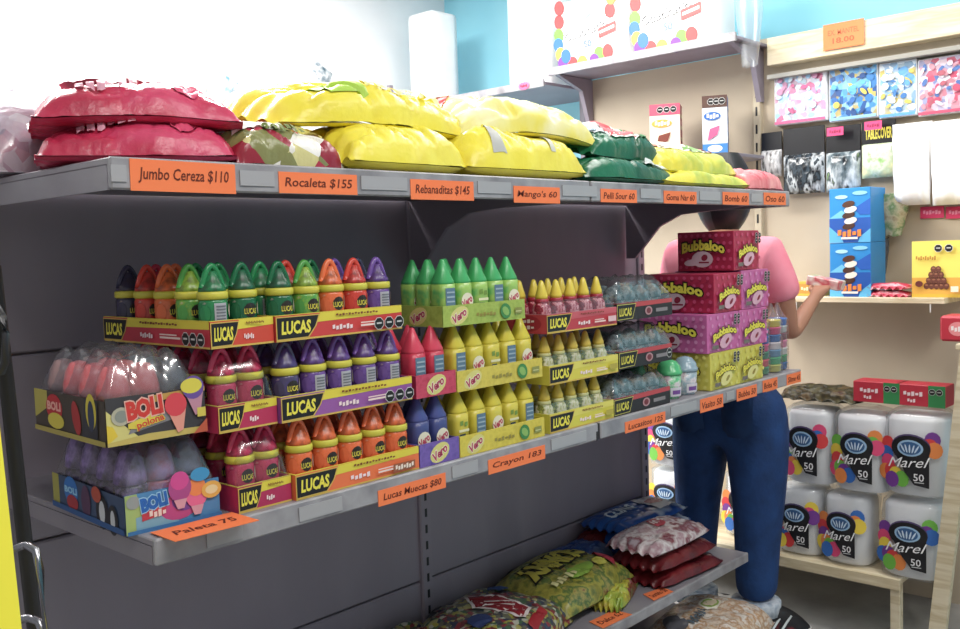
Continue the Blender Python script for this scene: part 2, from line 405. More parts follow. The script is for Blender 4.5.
def film(parent, x0, x1, y0, y1, z0, h, ins, mt, seed, name='shrink_film', bumps=None, nu=22, nv=16, wr=.003):
    b = MB(); cx, cy, hx, hy = (x0+x1)/2, (y0+y1)/2, (x1-x0)/2, (y1-y0)/2
    def f(u, v):
        # ring parametrisation keeps steep sides
        e = min((1-abs(u))*hx, (1-abs(v))*hy)
        pr = min(1, max(0, e/ins))**.55
        zz = z0+h*pr
        if bumps: zz += bumps(u, v)*pr
        zz += noise.noise(Vector((u*5, v*5, seed)))*wr*pr
        return (cx+u*hx, cy+v*hy, zz)
    def warp(t): return math.copysign(1-(1-abs(t))**1.6, t)
    b.grid(lambda u, v: f(warp(u), warp(v)), nu, nv, mt); return b.build(name, parent)
SHR = clear('shrink_wrap', .07, '#f4f4f6', .12)
DOME = clear('blister_plastic', .12, '#eeeef2', .1, .05)
def fill(key, x, y, z, w, d, cols, cnx, rows, desc, group, word, cat='bottle', rowdepth=None, only=None):
    """stand bottles in an nx by ny grid inside a carton; cols(i, j) gives the prototype"""
    nx, ny = cnx, rows
    for j in range(ny):
        for i in range(nx):
            if only and not only(i, j): continue
            k, f, cw = cols(i, j)
            px = x+.004+(w-.008)*(i+.5)/nx; py = y+.004+(d-.008)*(j+.5)/ny
            rown = 'front row' if j == 0 else ('back row' if j == ny-1 and ny == 2 else f'{["front","second","third","fourth","back"][j] if ny==5 else ["front","second","third"][j]} row')
            pos = (f'{ORD[i]} in the' if nx > 2 else ('left one in the' if i == 0 else 'right one in the'))
            spawn(k, f, (px, py, z+.0032), f'{cw} {word}, {pos} {rown} of {desc}', cat, group)
def mu(c, w):
    k, f = muecas(*c); return k, f, w
Y0 = 1.428
# --- red pair and mixed carton, short end to the front
W3, D3 = .124, .33
T1c = [[(LIM, 'lime'), (GRN, 'green')], [(GRN,'green'), (GRN, 'green')], [(LIM, 'lime'), (DGR, 'dark green')], [(ORA, 'orange'), (ORA, 'orange')], [(RED, 'red'), (TOM, 'red')]]
T1c = [[(GRN, 'green'), (DGR, 'dark green')], [(LIM, 'lime'), (GRN, 'green')], [(ORA, 'orange'), (GRN, 'green')], [(TOM, 'red'), (ORA, 'orange')], [(PLUM, 'dark plum'), (RED, 'red')]]
o = carton(.910, Y0+.01, 1.0503, W3-.011, D3, .047, 'lowest red sweet carton, between blue pack and orange bottles', '#b8275a', '#cfc04a')
p = Print(front()); lucas_face(p, W3-.011, .047, '#b8275a', 0, 'GOMA'); p.build('printed_front', o); film(o, .001, W3-.012, .001, D3-.001, .046, .092, .03, SHR, 3)
fill('r0', .910, Y0+.01, 1.0503, W3-.011, D3, lambda i, j: mu(PINK, 'crimson'), 2, 5, 'the lowest red carton', 'crimson bottles in the lowest red carton', 'candy bottle', only=lambda i, j: j < 3)
o = carton(.879, Y0+.01, 1.198, W3-.003, D3, .047, 'middle red sweet carton, right of the pink domed pack', '#c02a58', '#cfc04a')
p = Print(front()); lucas_face(p, W3-.003, .047, '#c02a58', 0, 'GOMA'); p.build('printed_front', o)
p = Print(left(D3)); p.rect(0, 0, D3, .047, '#c02a58'); p.build('printed_side', o); film(o, .001, W3-.004, .001, D3-.001, .046, .092, .03, SHR, 8)
fill('r1', .879, Y0+.01, 1.198, W3-.003, D3, lambda i, j: mu(PINK, 'crimson'), 2, 5, 'the middle red carton', 'crimson bottles in the middle red carton', 'candy bottle', only=lambda i, j: i == 0 or j < 2)
o = carton(.869, Y0+.005, 1.346, W3+.004, .385, .047, 'topmost red and yellow carton of mixed bottles, turned end on', '#c5313f', '#e0cf2f')
p = Print(front()); lucas_face(p, W3+.004, .047, '#d8452e', 0, 'MUECAS'); p.build('printed_front', o)
p = Print(left(.385)); lucas_face(p, .385, .047, '#c93346', 3, 'MUECAS'); p.build('printed_side', o)
fill('t1', .869, Y0+.005, 1.346, W3+.004, .385, lambda i, j: mu(*T1c[j][i]), 2, 5, 'the topmost end-on carton', 'bottles in the topmost end-on carton', 'candy bottle')
# --- long cartons
W5, D5 = .312, .125
o = carton(1.026, Y0, 1.0503, W5, D5, .047, 'orange sweet carton at the bottom, holding orange bottles', '#ee7038', '#e0cf2f')
p = Print(front()); lucas_face(p, W5, .047, '#f0743c', 0, 'MANGO'); p.rect(.235,.008,.295,.024,'#9c5a3a'); p.scrawl('10 PZAS', .265,.016,.011,'#f5e3d5',.05); p.build('printed_front', o)
fill('o0', 1.026, Y0, 1.0503, W5, D5, lambda i, j: mu(ORA, 'orange'), 5, 2, 'the orange carton', 'orange bottles in the orange carton', 'candy bottle')
o = carton(1.002, Y0, 1.198, W5+.012, D5, .047, 'purple sweet carton in the middle of its stack, holding purple bottles', '#8c4a9a', '#e0cf2f')
p = Print(front()); lucas_face(p, W5+.012, .047, '#9a58a6', 3, 'CHAMOY'); p.build('printed_front', o)
PUR2 = ('#4a3f78', '#4a4468')
fill('p1', 1.002, Y0, 1.198, W5+.012, D5, lambda i, j: mu(PUR2 if i == 0 else PUR, 'dark purple' if i == 0 else 'purple'), 5, 2, 'the purple carton', 'purple bottles in the purple carton', 'candy bottle')
o = carton(.999, Y0, 1.346, W5-.006, D5, .047, 'red and yellow carton of mixed bottles on top of the purple carton', '#d03a36', '#e0cf2f')
p = Print(front()); lucas_face(p, W5-.006, .047, '#d33c3a', 3, 'MUECAS'); p.build('printed_front', o)
T2c = [[(DGR, 'dark green'), (LIM, 'lime'), (ORA, 'orange'), (TOM, 'red'), (PUR, 'purple')], [(GRN, 'green'), (TOM, 'red'), (DGR, 'dark green'), (PUR, 'purple'), (PLUM, 'dark plum')]]
fill('t2', .999, Y0, 1.346, W5-.006, D5, lambda i, j: mu(*T2c[j][i]), 5, 2, 'the long mixed top carton', 'bottles in the long mixed top carton', 'candy bottle')

# --- pointed crayon shaped bottles
def crayon(cb, cc, lab, h=.142, r=.0225):
    def f():
        o = bpy.data.objects.new('crayon_bottle', None); C.objects.link(o); o.empty_display_size = .02
        b = MB(); b.lathe([(r*.85,0),(r,.004),(r,h*.5),(r,h*.62)], noisy('plastic_'+cb, [cb, cb, cc], 30, .3), 20, sq=5); b.build('body', o)
        p = Print(face((-r, -r, 0), (1,0,0), (0,0,1), (0,-1,0)), lift=.0004)
        w = 2*r
        if lab == 'barcode':
            p.rect(w*.18, h*.16, w*.82, h*.56, '#5f7f98')
            for q in range(5): p.rect(w*.24, h*(.2+q*.07), w*.76, h*(.225+q*.07), '#9fb6c4')
        elif lab == 'logo':
            p.ell(w*.5, h*.34, w*.42, h*.13, '#e9e3c8', 14, .5); p.text('Vero', w*.5, h*.34, h*.12, '#c23a5c', w*.7, .04, .2, .5)
            p.rect(w*.1, h*.08, w*.4, h*.17, '#4f8f4a')
        else:
            p.rect(w*.2, h*.12, w*.6, h*.3, '#36475c'); p.rect(w*.15, h*.33, w*.85, h*.37, '#e9e6b8'); p.scrawl('NN', w*.5, h*.46, h*.1, '#7a9a3c', w*.6, .02)
        p.build('body_label', o)
        b = MB(); b.lathe([(r,h*.61),(r*1.0,h*.66),(r*.55,h*.83),(r*.2,h*.985),(r*.08,h)], noisy('point_'+cc, [cc, cc], 10, .3), 20, sq=3.2); b.build('cap', o)
        return o
    return ('crayon', cb, cc, lab), f
def cr(cb, cc, i, w):
    k, f = crayon(cb, cc, ('barcode', 'plain', 'logo')[i % 3]); return k, f, w
def vero_face(p, w, h, base, ac, txt='Vero', sec=None):
    p.rect(0, 0, w, h, noisy('zesty_card_'+base, [base, ac, base], 45, .5))
    p.ell(.05 if w > .2 else w*.5, h*.5, .03, h*.42, '#d9d27a', 16, .35); p.text(txt, .05 if w > .2 else w*.5, h*.5, h*.42, '#b8325a', .045, .03, .2, .45, out='#f0e8cc')
    if w > .2:
        p.scrawl('CRAYON', w*.5, h*.45, h*.22, '#9a8f3a', w*.24, .02); p.ell(w*.74, h*.5, .017, h*.43, '#3d8a46', 14, .9); p.ell(w*.74, h*.5, .009, h*.3, '#8ab85c', 10, .9)
        p.rect(w*.86, h*.3, w*.95, h*.62, '#8f9448'); p.rect(w*.87, h*.4, w*.94, h*.46, '#c9cc8c')
W6, D6 = .27, .15
YELb, YELc = '#d8c93c', '#d9c928'
for nm, x, z, base, ac, cb, cc, desc, wd in (
    ('y0', 1.462, 1.0503, '#cbb92f', '#ddcb3e', YELb, YELc, 'the lower yellow carton', 'yellow'),
    ('y1', 1.460, 1.194, '#c9b73a', '#dcca48', YELb, YELc, 'the middle yellow carton', 'yellow'),
    ('g2', 1.424, 1.338, '#8fa83c', '#a8bf4e', '#9cc65a', '#3fae62', 'the lime green carton', 'green')):
    w = W6+.022 if nm != 'g2' else W6
    lab = {'y0': 'yellow speckled carton at the bottom, holding pointed yellow bottles', 'y1': 'yellow speckled carton under the lime green one', 'g2': 'lime green speckled carton holding green pointed bottles, top of its stack'}[nm]
    o = carton(x, Y0, z, w, D6, .044, lab, base, ac); p = Print(front()); vero_face(p, w, .044, base, ac); p.build('printed_front', o)
    p = Print(left(D6)); vero_face(p, D6, .044, base, ac); p.build('printed_side', o)
    fill(nm, x, Y0, z, w, D6, lambda i, j, cb=cb, cc=cc, wd=wd, nm=nm: cr(cb, cc, (i*2+j+(1 if nm == 'y0' else 0)), wd), 5, 3 if nm == 'g2' else 2, desc, f'{wd} pointed bottles in {desc}', 'crayon bottle')
W2 = .118
for nm, x, z, base, ac, cb, cc, desc, wd, lab in (
    ('v0', 1.341, 1.0503, '#5d4a9a', '#7a5fb5', '#47508a', '#4a5496', 'the small violet carton', 'blue violet', 'small violet carton at the bottom, beside the orange carton'),
    ('v1', 1.338, 1.196, '#b52a4a', '#cf4462', '#cf3350', '#e0405c', 'the small red carton', 'red', 'small red carton of pointed red bottles below the green carton')):
    o = carton(x, Y0, z, W2, D6, .047, lab, base, ac); p = Print(front()); vero_face(p, W2, .047, base, ac); p.build('printed_front', o)
    fill(nm, x, Y0, z, W2, D6, lambda i, j, cb=cb, cc=cc, wd=wd: cr(cb, cc, (0 if nm == 'v1' else 2), wd), 2, 2, desc, f'{wd} pointed bottles in {desc}', 'crayon bottle')

# --- squeeze bottles with yellow nozzles, in low cartons under film
def squeeze(cb, ccol, cn, h):
    def f():
        o = bpy.data.objects.new('squeeze_bottle', None); C.objects.link(o); o.empty_display_size = .02
        b = MB(); b.lathe([(.018,0),(.0235,.004),(.0245,h*.3),(.0225,h*.48),(.016,h*.56)], noisy('sauce_'+cb, [cb, '#e6e0c4' if cn != '#ecd23a' else '#e8a0a8', ccol, '#5a6028' if cn != '#ecd23a' else '#7a1c30', cb], 70, .15, pos=[.3, .45, .52, .62, .72]), 16); b.build('body', o)
        b = MB(); b.lathe([(.016,h*.55),(.0175,h*.56),(.0175,h*.63),(.015,h*.64)], col(ccol, .35), 16); b.build('collar', o)
        b = MB(); b.lathe([(.0155,h*.635),(.0155,h*.70),(.010,h*.85),(.0065,h*.96),(.003,h)], noisy('nozzle_'+cn, [cn, cn], 10, .3), 16); b.build('nozzle', o)
        return o
    return ('squeeze', cb, ccol, cn, h), f
W7, D7 = .30, .15
for nm, x, z, w, main, cb, cc, cn, lab, desc, ht, sd in (
    ('yl0', 1.775, 1.0503, .268, '#d9d03a', '#b9bb4e', '#c9c98a', '#d8bd3e', 'pale yellow low carton at the bottom under clear film', 'the bottom yellow nozzle carton', .112, 1),
    ('yl1', 1.778, 1.168, .29, '#dcd03c', '#b4b548', '#c5c27e', '#d9be42', 'yellow low carton of nozzle bottles in middle of its stack', 'the middle yellow nozzle carton', .112, 2),
    ('rl2', 1.774, 1.293, .292, '#c43a48', '#b8344a', '#b02840', '#ecd23a', 'red low carton of nozzle bottles on top of the yellow ones', 'the red nozzle carton', .125, 3)):
    o = carton(x, Y0, z, w, D7, .046, lab, main, '#d9cf5a' if nm != 'rl2' else '#c8737e')
    p = Print(front()); lucas_face(p, w, .046, main, 0, 'SALSA', strip='#e3d85a' if nm != 'rl2' else '#d05a66'); p.rect(w*.84, .012, w*.96, .026, '#b9a93a' if nm != 'rl2' else '#e8c0c4'); p.build('printed_front', o)
    p = Print(left(D7)); p.rect(0, 0, D7, .046, main)
    if nm == 'rl2':
        p.ell(D7*.6, .024, .045, .02, '#a81f38'); p.scrawl('PIÑA', D7*.6, .03, .01, '#f0d8da', .05); p.scrawl('PICA', D7*.6, .015, .01, '#f0d8da', .05)
    p.build('printed_side', o)
    k, f = squeeze(cb, cc, cn, ht)
    fill(nm, x, Y0, z, w, D7, lambda i, j: (k, f, 'yellow nozzle'), 5, 2, desc, f'nozzle bottles in {desc}', 'squeeze bottle')
    # the loose film stands from the lip of the tray to the shoulders of the bottles
    b = MB()
    def ff(u, v, w=w, sd=sd, ht=ht): return (w/2+u*(w/2-.001)+.002*noise.noise(Vector((u*6, v*3, sd))), .002+.018*(v+1)/2+.003*noise.noise(Vector((u*9, v*4, sd+5))), .046+(ht*.62-.046)*(v+1)/2)
    b.grid(ff, 24, 6, SHR); b.build('shrink_film', o)
# --- dark cartons
def jar():
    o = bpy.data.objects.new('candy_jar', None); C.objects.link(o); o.empty_display_size = .02
    b = MB(); b.lathe([(.022,0),(.026,.004),(.027,.04),(.024,.05)], noisy('dark_jar', ['#1c1e24', '#3a4048', '#7a4038', '#c8c8cc', '#24282e'], 70, .2, pos=[.3, .45, .55, .62, .7]), 16); b.build('body', o)
    b = MB(); b.lathe([(.0255,.049),(.0262,.052),(.0262,.064),(.021,.074),(.012,.084),(.004,.087)], noisy('smoky_glint_lid', ['#2c3840', '#54686f', '#9aa4a8', '#343e44'], 55, .15, pos=[.3, .48, .6, .72]), 16); b.build('lid', o)  # pale patches in the lid colour are painted glints
    return o
for nm, x, z, w, h, lab, desc, sd in (
    ('d0', 2.046, 1.0503, .275, .115, 'black sweet carton at the bottom, beside green lidded cups', 'the bottom black carton', 1),
    ('d1', 2.073, 1.172, .262, .115, 'black sweet carton in middle of the dark stack', 'the middle black carton', 2),
    ('d2', 2.069, 1.300, .272, .118, 'black sweet carton on top of the dark stack', 'the top black carton', 3)):
    o = carton(x, Y0, z, w, .16, .046, lab, '#2a2428', '#b8434a')
    p = Print(front()); p.rect(0, 0, w, .046, '#2b2529'); p.poly([(.08, .034), (w, .036), (w, .046), (.085, .046)], '#c2444c')
    p.poly([(0,.003),(.072,.004),(.09,.044),(0,.044)], '#c9c05a'); p.poly([(.002,.005),(.070,.006),(.087,.042),(.002,.042)], '#17161a'); p.text('LUCAS', .038, .023, .022, '#d8cc3a', .058, .04, .1)
    p.ell(w*.55, .02, .018, .012, '#b88a90'); p.ell(w*.55, .02, .011, .008, '#7a2f3a'); p.rect(w*.68, .014, w*.9, .024, '#8c8488')
    if nm == 'd1': p.seal(w-.016, .022, .013)
    p.build('printed_front', o)
    fill(nm, x, Y0, z, w, .16, lambda i, j: ('jar', jar, 'dark'), 4, 2, desc, f'jars in {desc}', 'candy jar', 'jar')
    film(o, .001, w-.001, .001, .159, .046, h-.052, .035, clear('loose_film', .12, '#e6eaec', .16, .04), sd, wr=.012, nu=30, nv=20)

# ------------------------------------------------------------------ domed packs at the left end
def cone(c1, c2, nm):
    def f():
        o = bpy.data.objects.new('candy_cone', None); C.objects.link(o); o.empty_display_size = .02
        b = MB(); b.lathe([(.018,0),(.026,.006),(.028,.055),(.0235,.060)], noisy('cone_'+c1, [c1, c2, c1], 40, .25), 14); b.build('cup', o)
        b = MB(); b.lathe([(.0235,.059),(.028,.062),(.027,.074),(.022,.094),(.014,.107),(.004,.11)], noisy('swirl_'+c2, [c2, c1, c2], 30, .3), 14); b.build('top', o)
        return o
    return ('cone', c1, c2), f
def dome_pack(name, x, y, z, w, d, rz, lipf, h, sd, lab, base, prf, prs, cones, desc):
    o = thing(name, lab, 'carton', (x, y, z), rz, 'domed blister packs at the left end')
    t = .003; b = MB(); m_ = noisy('dome_tray_'+base, [base, base], 5, .4)
    b.box(0, w, 0, d, 0, t, m_); b.box(0, w, 0, t, t, lipf, m_); b.box(0, w, d-t, d, t, lipf*.8, m_); b.box(0, t, t, d-t, t, lipf*.8, m_); b.box(w-t, w, t, d-t, t, lipf*.8, m_)
    b.build('tray', o)
    p = Print(front()); prf(p, w, lipf); p.build('printed_front', o)
    p = Print(left(d)); prs(p, d, lipf*.95); p.build('printed_side', o)
    nx, ny = 3, 4
    def bumps(u, v): return .022*(abs(math.sin((u+1)/2*PI*nx))*abs(math.sin((v+1)/2*PI*ny)))**.6-.014
    film(o, .002, w-.002, .002, d-.002, lipf*.55, h-lipf*.55, .04, DOME, sd, 'clear_lid', bumps, 40, 44, .003)
    rm = Matrix.Rotation(rz, 3, 'Z')
    for j in range(ny):
        for i in range(nx):
            q = Vector((x, y, z+t+.0005))+rm@Vector((w*(i+.5)/nx*.90+w*.05, d*(j+.5)/ny*.90+d*.05, 0))
            c1, c2, wd = cones(i, j); k, f = cone(c1, c2, wd)
            spawn(k, f, q, f'{wd} candy cone, {["left one","middle one","right one"][i]} in {["front","second","third","back"][j]} row of {desc}', 'candy', f'candy cones in {desc}', 0, (1, 1, (h-.022)/.11))
    return o
def bolaf(p, w, h):
    p.rect(0, 0, w, h, '#3f3d42'); p.poly([(0, 0), (w*.35, .002), (w*.12, h*.5), (0, h*.75)], '#d9cf7a'); p.poly([(0, h*.05), (w*.1, h*.2), (w*.06, h*.4), (0, h*.45)], '#e3c51f')
    p.poly([(0, 0), (w, .0), (w, h*.12), (w*.4, h*.16), (0, h*.08)], '#c9b45a'); p.poly([(w*.2, h*.2), (w*.75, h*.42), (w*.7, h*.66), (w*.3, h*.6)], '#87858c')
    p.poly([(w*.45, h*.8), (w, h*.9), (w, h), (w*.45, h*.95)], '#c79a48')
    p.ell(w*.14, h*.6, .017, .015, '#b9b6a0'); p.ell(w*.14, h*.6, .011, .010, '#8e948c')
    p.poly([(w*.2,h*.32),(w*.32,h*.28),(w*.56,h*.6),(w*.56,h*.68),(w*.2,h*.42)], '#e0cc3c')
    p.text('BOLI', w*.37, h*.72, h*.42, '#d8352c', w*.36, .06, 0, .1, out='#f0b8a8'); p.text('polona', w*.42, h*.4, h*.2, '#d9462e', w*.28, .03, 0, .2, out='#efe03c')
    for cx, c1, c2 in ((w*.68, '#e0404e', '#e99a88'), (w*.87, '#6f4fa0', '#c48aa0')):
        yb = h*.28 if cx < w*.8 else h*.6
        p.poly([(cx-.017, yb+.028), (cx+.002, yb-.016), (cx+.012, yb-.012), (cx+.019, yb+.028)], c2); p.ell(cx, yb+.032, .02, .02, c1)
    p.ell(w*.85, h*1.05, .02, .013, '#e0d23c'); p.rect(w*.9, h*.35, w*.99, h*.55, '#d8c848'); p.poly([(w*.85,0),(w,0),(w,h*.3)], '#c45a3a')
def bolas(p, w, h):
    p.rect(0, 0, w, h, '#4a4238'); p.poly([(0, h*.3), (w*.2, h*.6), (w*.2, h), (0, h)], '#b9ad4a'); p.ell(w*.3, h*.62, .035, .024, '#c3242e'); p.text('BOLI', w*.3, h*.66, h*.22, '#f0b0a0', w*.2, .05)
    p.ell(w*.32, h*.32, .035, .014, '#d9c838'); p.ell(w*.62, h*.5, .016, .03, '#b03030', 12, .3); p.poly([(w*.68, 0), (w*.9, 0), (w*.92, h), (w*.75, h)], '#33343c'); p.ell(w*.83, h*.72, .02, .03, '#d8c62e'); p.ell(w*.83, h*.62, .012, .026, '#35405a')
    p.rect(0, 0, w, h*.12, '#b0a04a')
def bluf(p, w, h):
    p.rect(0, 0, w, h, '#4f8fc4'); p.poly([(0,0),(w*.2,0),(w*.12,h),(0,h)], '#a8c070'); p.poly([(w*.1,0),(w*.55,0),(w*.5,h*.5),(w*.1,h*.4)], '#7fb0c8')
    p.ell(w*.55, h*.45, .035, .022, '#c44a8a'); p.ell(w*.62, h*.62, .025, .02, '#7a4aa0'); p.ell(w*.08, h*.8, .012, .011, '#9aa0a0')
    p.poly([(w*.16,h*.28),(w*.4,h*.36),(w*.42,h*.62),(w*.16,h*.5)], '#c83a4c')
    p.text('BOLI', w*.29, h*.72, h*.38, '#1f6ac0', w*.28, .07, 0, .12, out='#9fd0f0'); p.scrawl('azul', w*.32, h*.42, h*.2, '#f0d8d0', w*.18, .03)
    for cx, yb, c1, c2 in ((w*.74, h*.7, '#f08a4a', '#e86a9a'), (w*.56, h*.95, '#d84a9a', '#b04a90')):
        p.ell(cx, yb, .021, .024, c2); p.ell(cx, yb+.012, .017, .016, c1); p.poly([(cx-.012, yb-.02), (cx+.012, yb-.02), (cx+.006, yb-.036), (cx-.006, yb-.036)], '#d8a0b0')
    p.ell(w*.9, h*.74, .019, .015, '#e8b04a'); p.ell(w*.9, h*.74, .012, .008, '#f0d8a0'); p.rect(0, 0, w, h*.1, '#3b76b0'); p.ell(w*.78, h*1.2, .018, .012, '#3a9ad0')
def blus(p, w, h):
    p.rect(0, 0, w, h, '#3d5272'); p.rect(0, 0, w*.1, h, '#b0aa4a'); p.ell(w*.28, h*.65, .032, .026, '#2a78c8'); p.text('BOLI', w*.28, h*.66, h*.2, '#9ad0f0', w*.18, .05)
    p.ell(w*.3, h*.32, .026, .014, '#b03038'); p.ell(w*.5, h*.5, .02, .03, '#5a3a5a'); p.ell(w*.72, h*.4, .026, .03, '#26282e'); p.ell(w*.72, h*.4, .012, .02, '#d0d4d8'); p.ell(w*.86, h*.3, .02, .026, '#26282e'); p.ell(w*.86, h*.3, .009, .017, '#c8ccd0')
    p.rect(0, 0, w, h*.16, '#2c5a94'); p.ell(w*.66, h*.85, .02, .014, '#c05038')
dome_pack('blister_pack', .722, 1.477, 1.0503, .170, .31, -.05, .066, .152, 1, 'blue domed blister pack at the left end, below the pink one', '#41689a', bluf, blus,
          lambda i, j: (('#9a84c0', '#262833', 'black topped') if (i < 1 or j > 1) else (('#a890c8', '#b85a72', 'rose topped') if i == 1 else ('#7a8aaa', '#6a727e', 'grey topped'))), 'the blue domed pack')
dome_pack('blister_pack', .692, 1.462, 1.2045, .174, .29, -.03, .078, .145, 2, 'pink domed blister pack resting on top of the blue one', '#6a5a44', bolaf, bolas,
          lambda i, j: (('#d8646a', '#e0969a', 'pink') if i < 2 and j < 3 else (('#5a626c', '#7a828c', 'charcoal') if i == 2 else ('#a88484', '#948488', 'dusky pink'))), 'the pink domed pack')

# ------------------------------------------------------------------ bubble gum boxes
def gum_box(x, y, z, w, d, h, base, dot, lab, small=False, ink2='#8c1f3a'):
    o = thing('bubble_gum_box', lab, 'box', (x, y, z), 0, 'stacked bubble gum boxes')
    b = MB(); b.box(0, w, 0, d, 0, h, noisy('gum_card_'+base, [base, base], 4, .45), .0015); b.build('carton', o)
    p = Print(left(d)); n = 9
    for a in range(n):
        for c in range(5): p.ell(d*(a+.5+.25*(c % 2))/n, h*(c+.5)/5, .006, .006, dot, 8)
    p.ell(d*.48, h*.3, .038, .026, '#cdb4c0'); p.ell(d*.3, h*.22, .03, .011, '#cdb4c0', 12, .1); p.ell(d*.52, h*.34, .012, .010, ink2, 10, .5); p.rect(d*.42, h*.2, d*.6, h*.24, ink2)
    p.text('Bubbaloo', d*.5, h*.66, h*.27, '#ece03c', d*.76, .05, 0, -.02, out='#2a1c1c', outw=.09, arc=.012)
    p.build('printed_side', o)
    p = Print(front())
    for a in range(5):
        for c in range(5): p.ell(w*(a+.5+.25*(c % 2))/5, h*(c+.5)/5, .006, .006, dot, 8)
    gc = '#e0aec2' if base[1:3] != 'd9' else '#e6de8a'; p.ell(w*.5, h*.27, .036, .02, gc, 14, .3); p.ell(w*.6, h*.33, .02, .016, gc, 12); p.ell(w*.55, h*.27, .014, .006, ink2, 8, .6); p.rect(w*.08, h*.1, w*.28, h*.2, '#77706a')
    p.text('Bubbaloo', w*.47, h*.55, h*.2, '#ece03c', w*.74, .05, 0, .12, out='#4a3420', outw=.08, arc=.014)
    for a in (0, 1):
        for c in (0, 1): p.seal(w*.8+a*.019, h*.80+c*.017-.008, .0085)
    p.build('printed_front', o); return o
CRI, CRD, PNK, PND, YEB, YED = '#b8264f', '#d24a78', '#cf68a8', '#de8fc2', '#d9d050', '#dfd768'
GB = 1.432
gum_box(2.56, GB, 1.0503, .172, .24, .114, YEB, YED, 'left one of the two yellow bubble gum boxes at the bottom', ink2='#9c8a2a')
gum_box(2.735, GB, 1.0503, .168, .24, .114, YEB, YED, 'right one of the two yellow bubble gum boxes at the bottom', ink2='#9c8a2a')
gum_box(2.545, GB, 1.165, .198, .24, .118, PNK, PND, 'left pink bubble gum box above the yellow ones')
gum_box(2.746, GB, 1.165, .19, .24, .118, PNK, PND, 'right pink bubble gum box above the yellow ones')
gum_box(2.59, GB, 1.284, .172, .25, .12, CRI, CRD, 'crimson bubble gum box under the topmost one')
gum_box(2.765, GB, 1.284, .185, .24, .124, PNK, PND, 'pink bubble gum box beside the crimson one, third row up')
gum_box(2.722, GB+.002, 1.4095, .168, .2, .125, CRI, CRD, 'topmost crimson bubble gum box of the stack')
# ------------------------------------------------------------------ cups and bagged tubs
def cup(cl):
    def f():
        o = bpy.data.objects.new('candy_cup', None); C.objects.link(o); o.empty_display_size = .02
        b = MB(); b.lathe([(.028,0),(.031,.004),(.036,.07)], noisy('cup_fill_'+cl, ['#b9c4c0', cl, '#d0c8cc', '#a88a9a'], 45, .25), 18); b.build('cup', o)
        p = Print(lambda s, t, k: (math.sin(s/.033)*(.0325+t*.06+k), -math.cos(s/.033)*(.0325+t*.06+k), t), lift=.001); p.rect(-.03, .008, .012, .034, '#d8d4dc', 8); p.rect(-.024, .014, .004, .026, '#7a4a9a', 8); p.build('cup_label', o)
        b = MB(); b.lathe([(.0375,.069),(.0385,.073),(.0385,.079),(.036,.081),(.033,.094),(.022,.108),(.008,.113)], noisy('lid_'+cl, [cl, cl], 10, .2), 18); b.build('lid', o)
        return o
    return ('cup', cl), f
for x, y, cl, lab in ((2.335, 1.56, '#2f8a52', 'dark green lidded candy cup half hidden behind the black carton'), (2.395, 1.475, '#4fb878', 'bright green lidded candy cup in front of the pink gum boxes'), (2.485, 1.475, '#8fa8b8', 'grey blue lidded candy cup beside the yellow gum box')):
    k, f = cup(cl); spawn(k, f, (x, y, 1.0503), lab, 'cup', 'candy cups by the gum boxes')
TUBC = [['#3f8f5a', '#d84a5c', '#3a8a6a', '#e84a86', '#2a62c0', '#3a86b0', '#d8b04a', '#d83a4c'], ['#c8c85a', '#3fae7a', '#6a9ac0', '#e0d4d8', '#2a6ab0', '#d83a78', '#d8c93c'], ['#2c6aa8', '#3a9a5c', '#d8d4d0', '#e07aa0', '#8a4a5a', '#c8d0d4', '#2a6ac8']]
for i, (x, y) in enumerate(((2.965, 1.475), (3.045, 1.47), (3.115, 1.48))):
    o = thing('bag_of_tubs', ['bagged tower of coloured candy tubs next to the yellow gum boxes', 'bagged tower of coloured candy tubs, middle one of three', 'bagged tower of coloured candy tubs at the shelf end'][i], 'candy bag', (x, y, 1.0503), 0, 'bagged towers of tubs')
    for k in range(7):
        c = TUBC[i][k]; b = MB(); b.lathe([(.027,.0),(.031,.003),(.031,.019),(.0325,.020),(.0325,.0245),(.030,.025)], noisy('tub_'+c, [c, c], 8, .3), 16, (0, 0, .003+k*.0255)); b.build('tub', o)
    b = MB()
    def bf(u, v, i=i):
        a = u*PI; r = .0365*(1 if v < .55 else max(.12, 1-(v-.55)*1.9))+.003*noise.noise(Vector((math.cos(a)*2, math.sin(a)*2, v*4+i)))
        return (r*math.cos(a), r*math.sin(a)*(1 if v < .55 else .6), .001+(v+1)/2*.235)
    b.grid(bf, 24, 16, clear('bag_film', .06, '#fcfcfd', .12, .05)); b.build('bag', o)

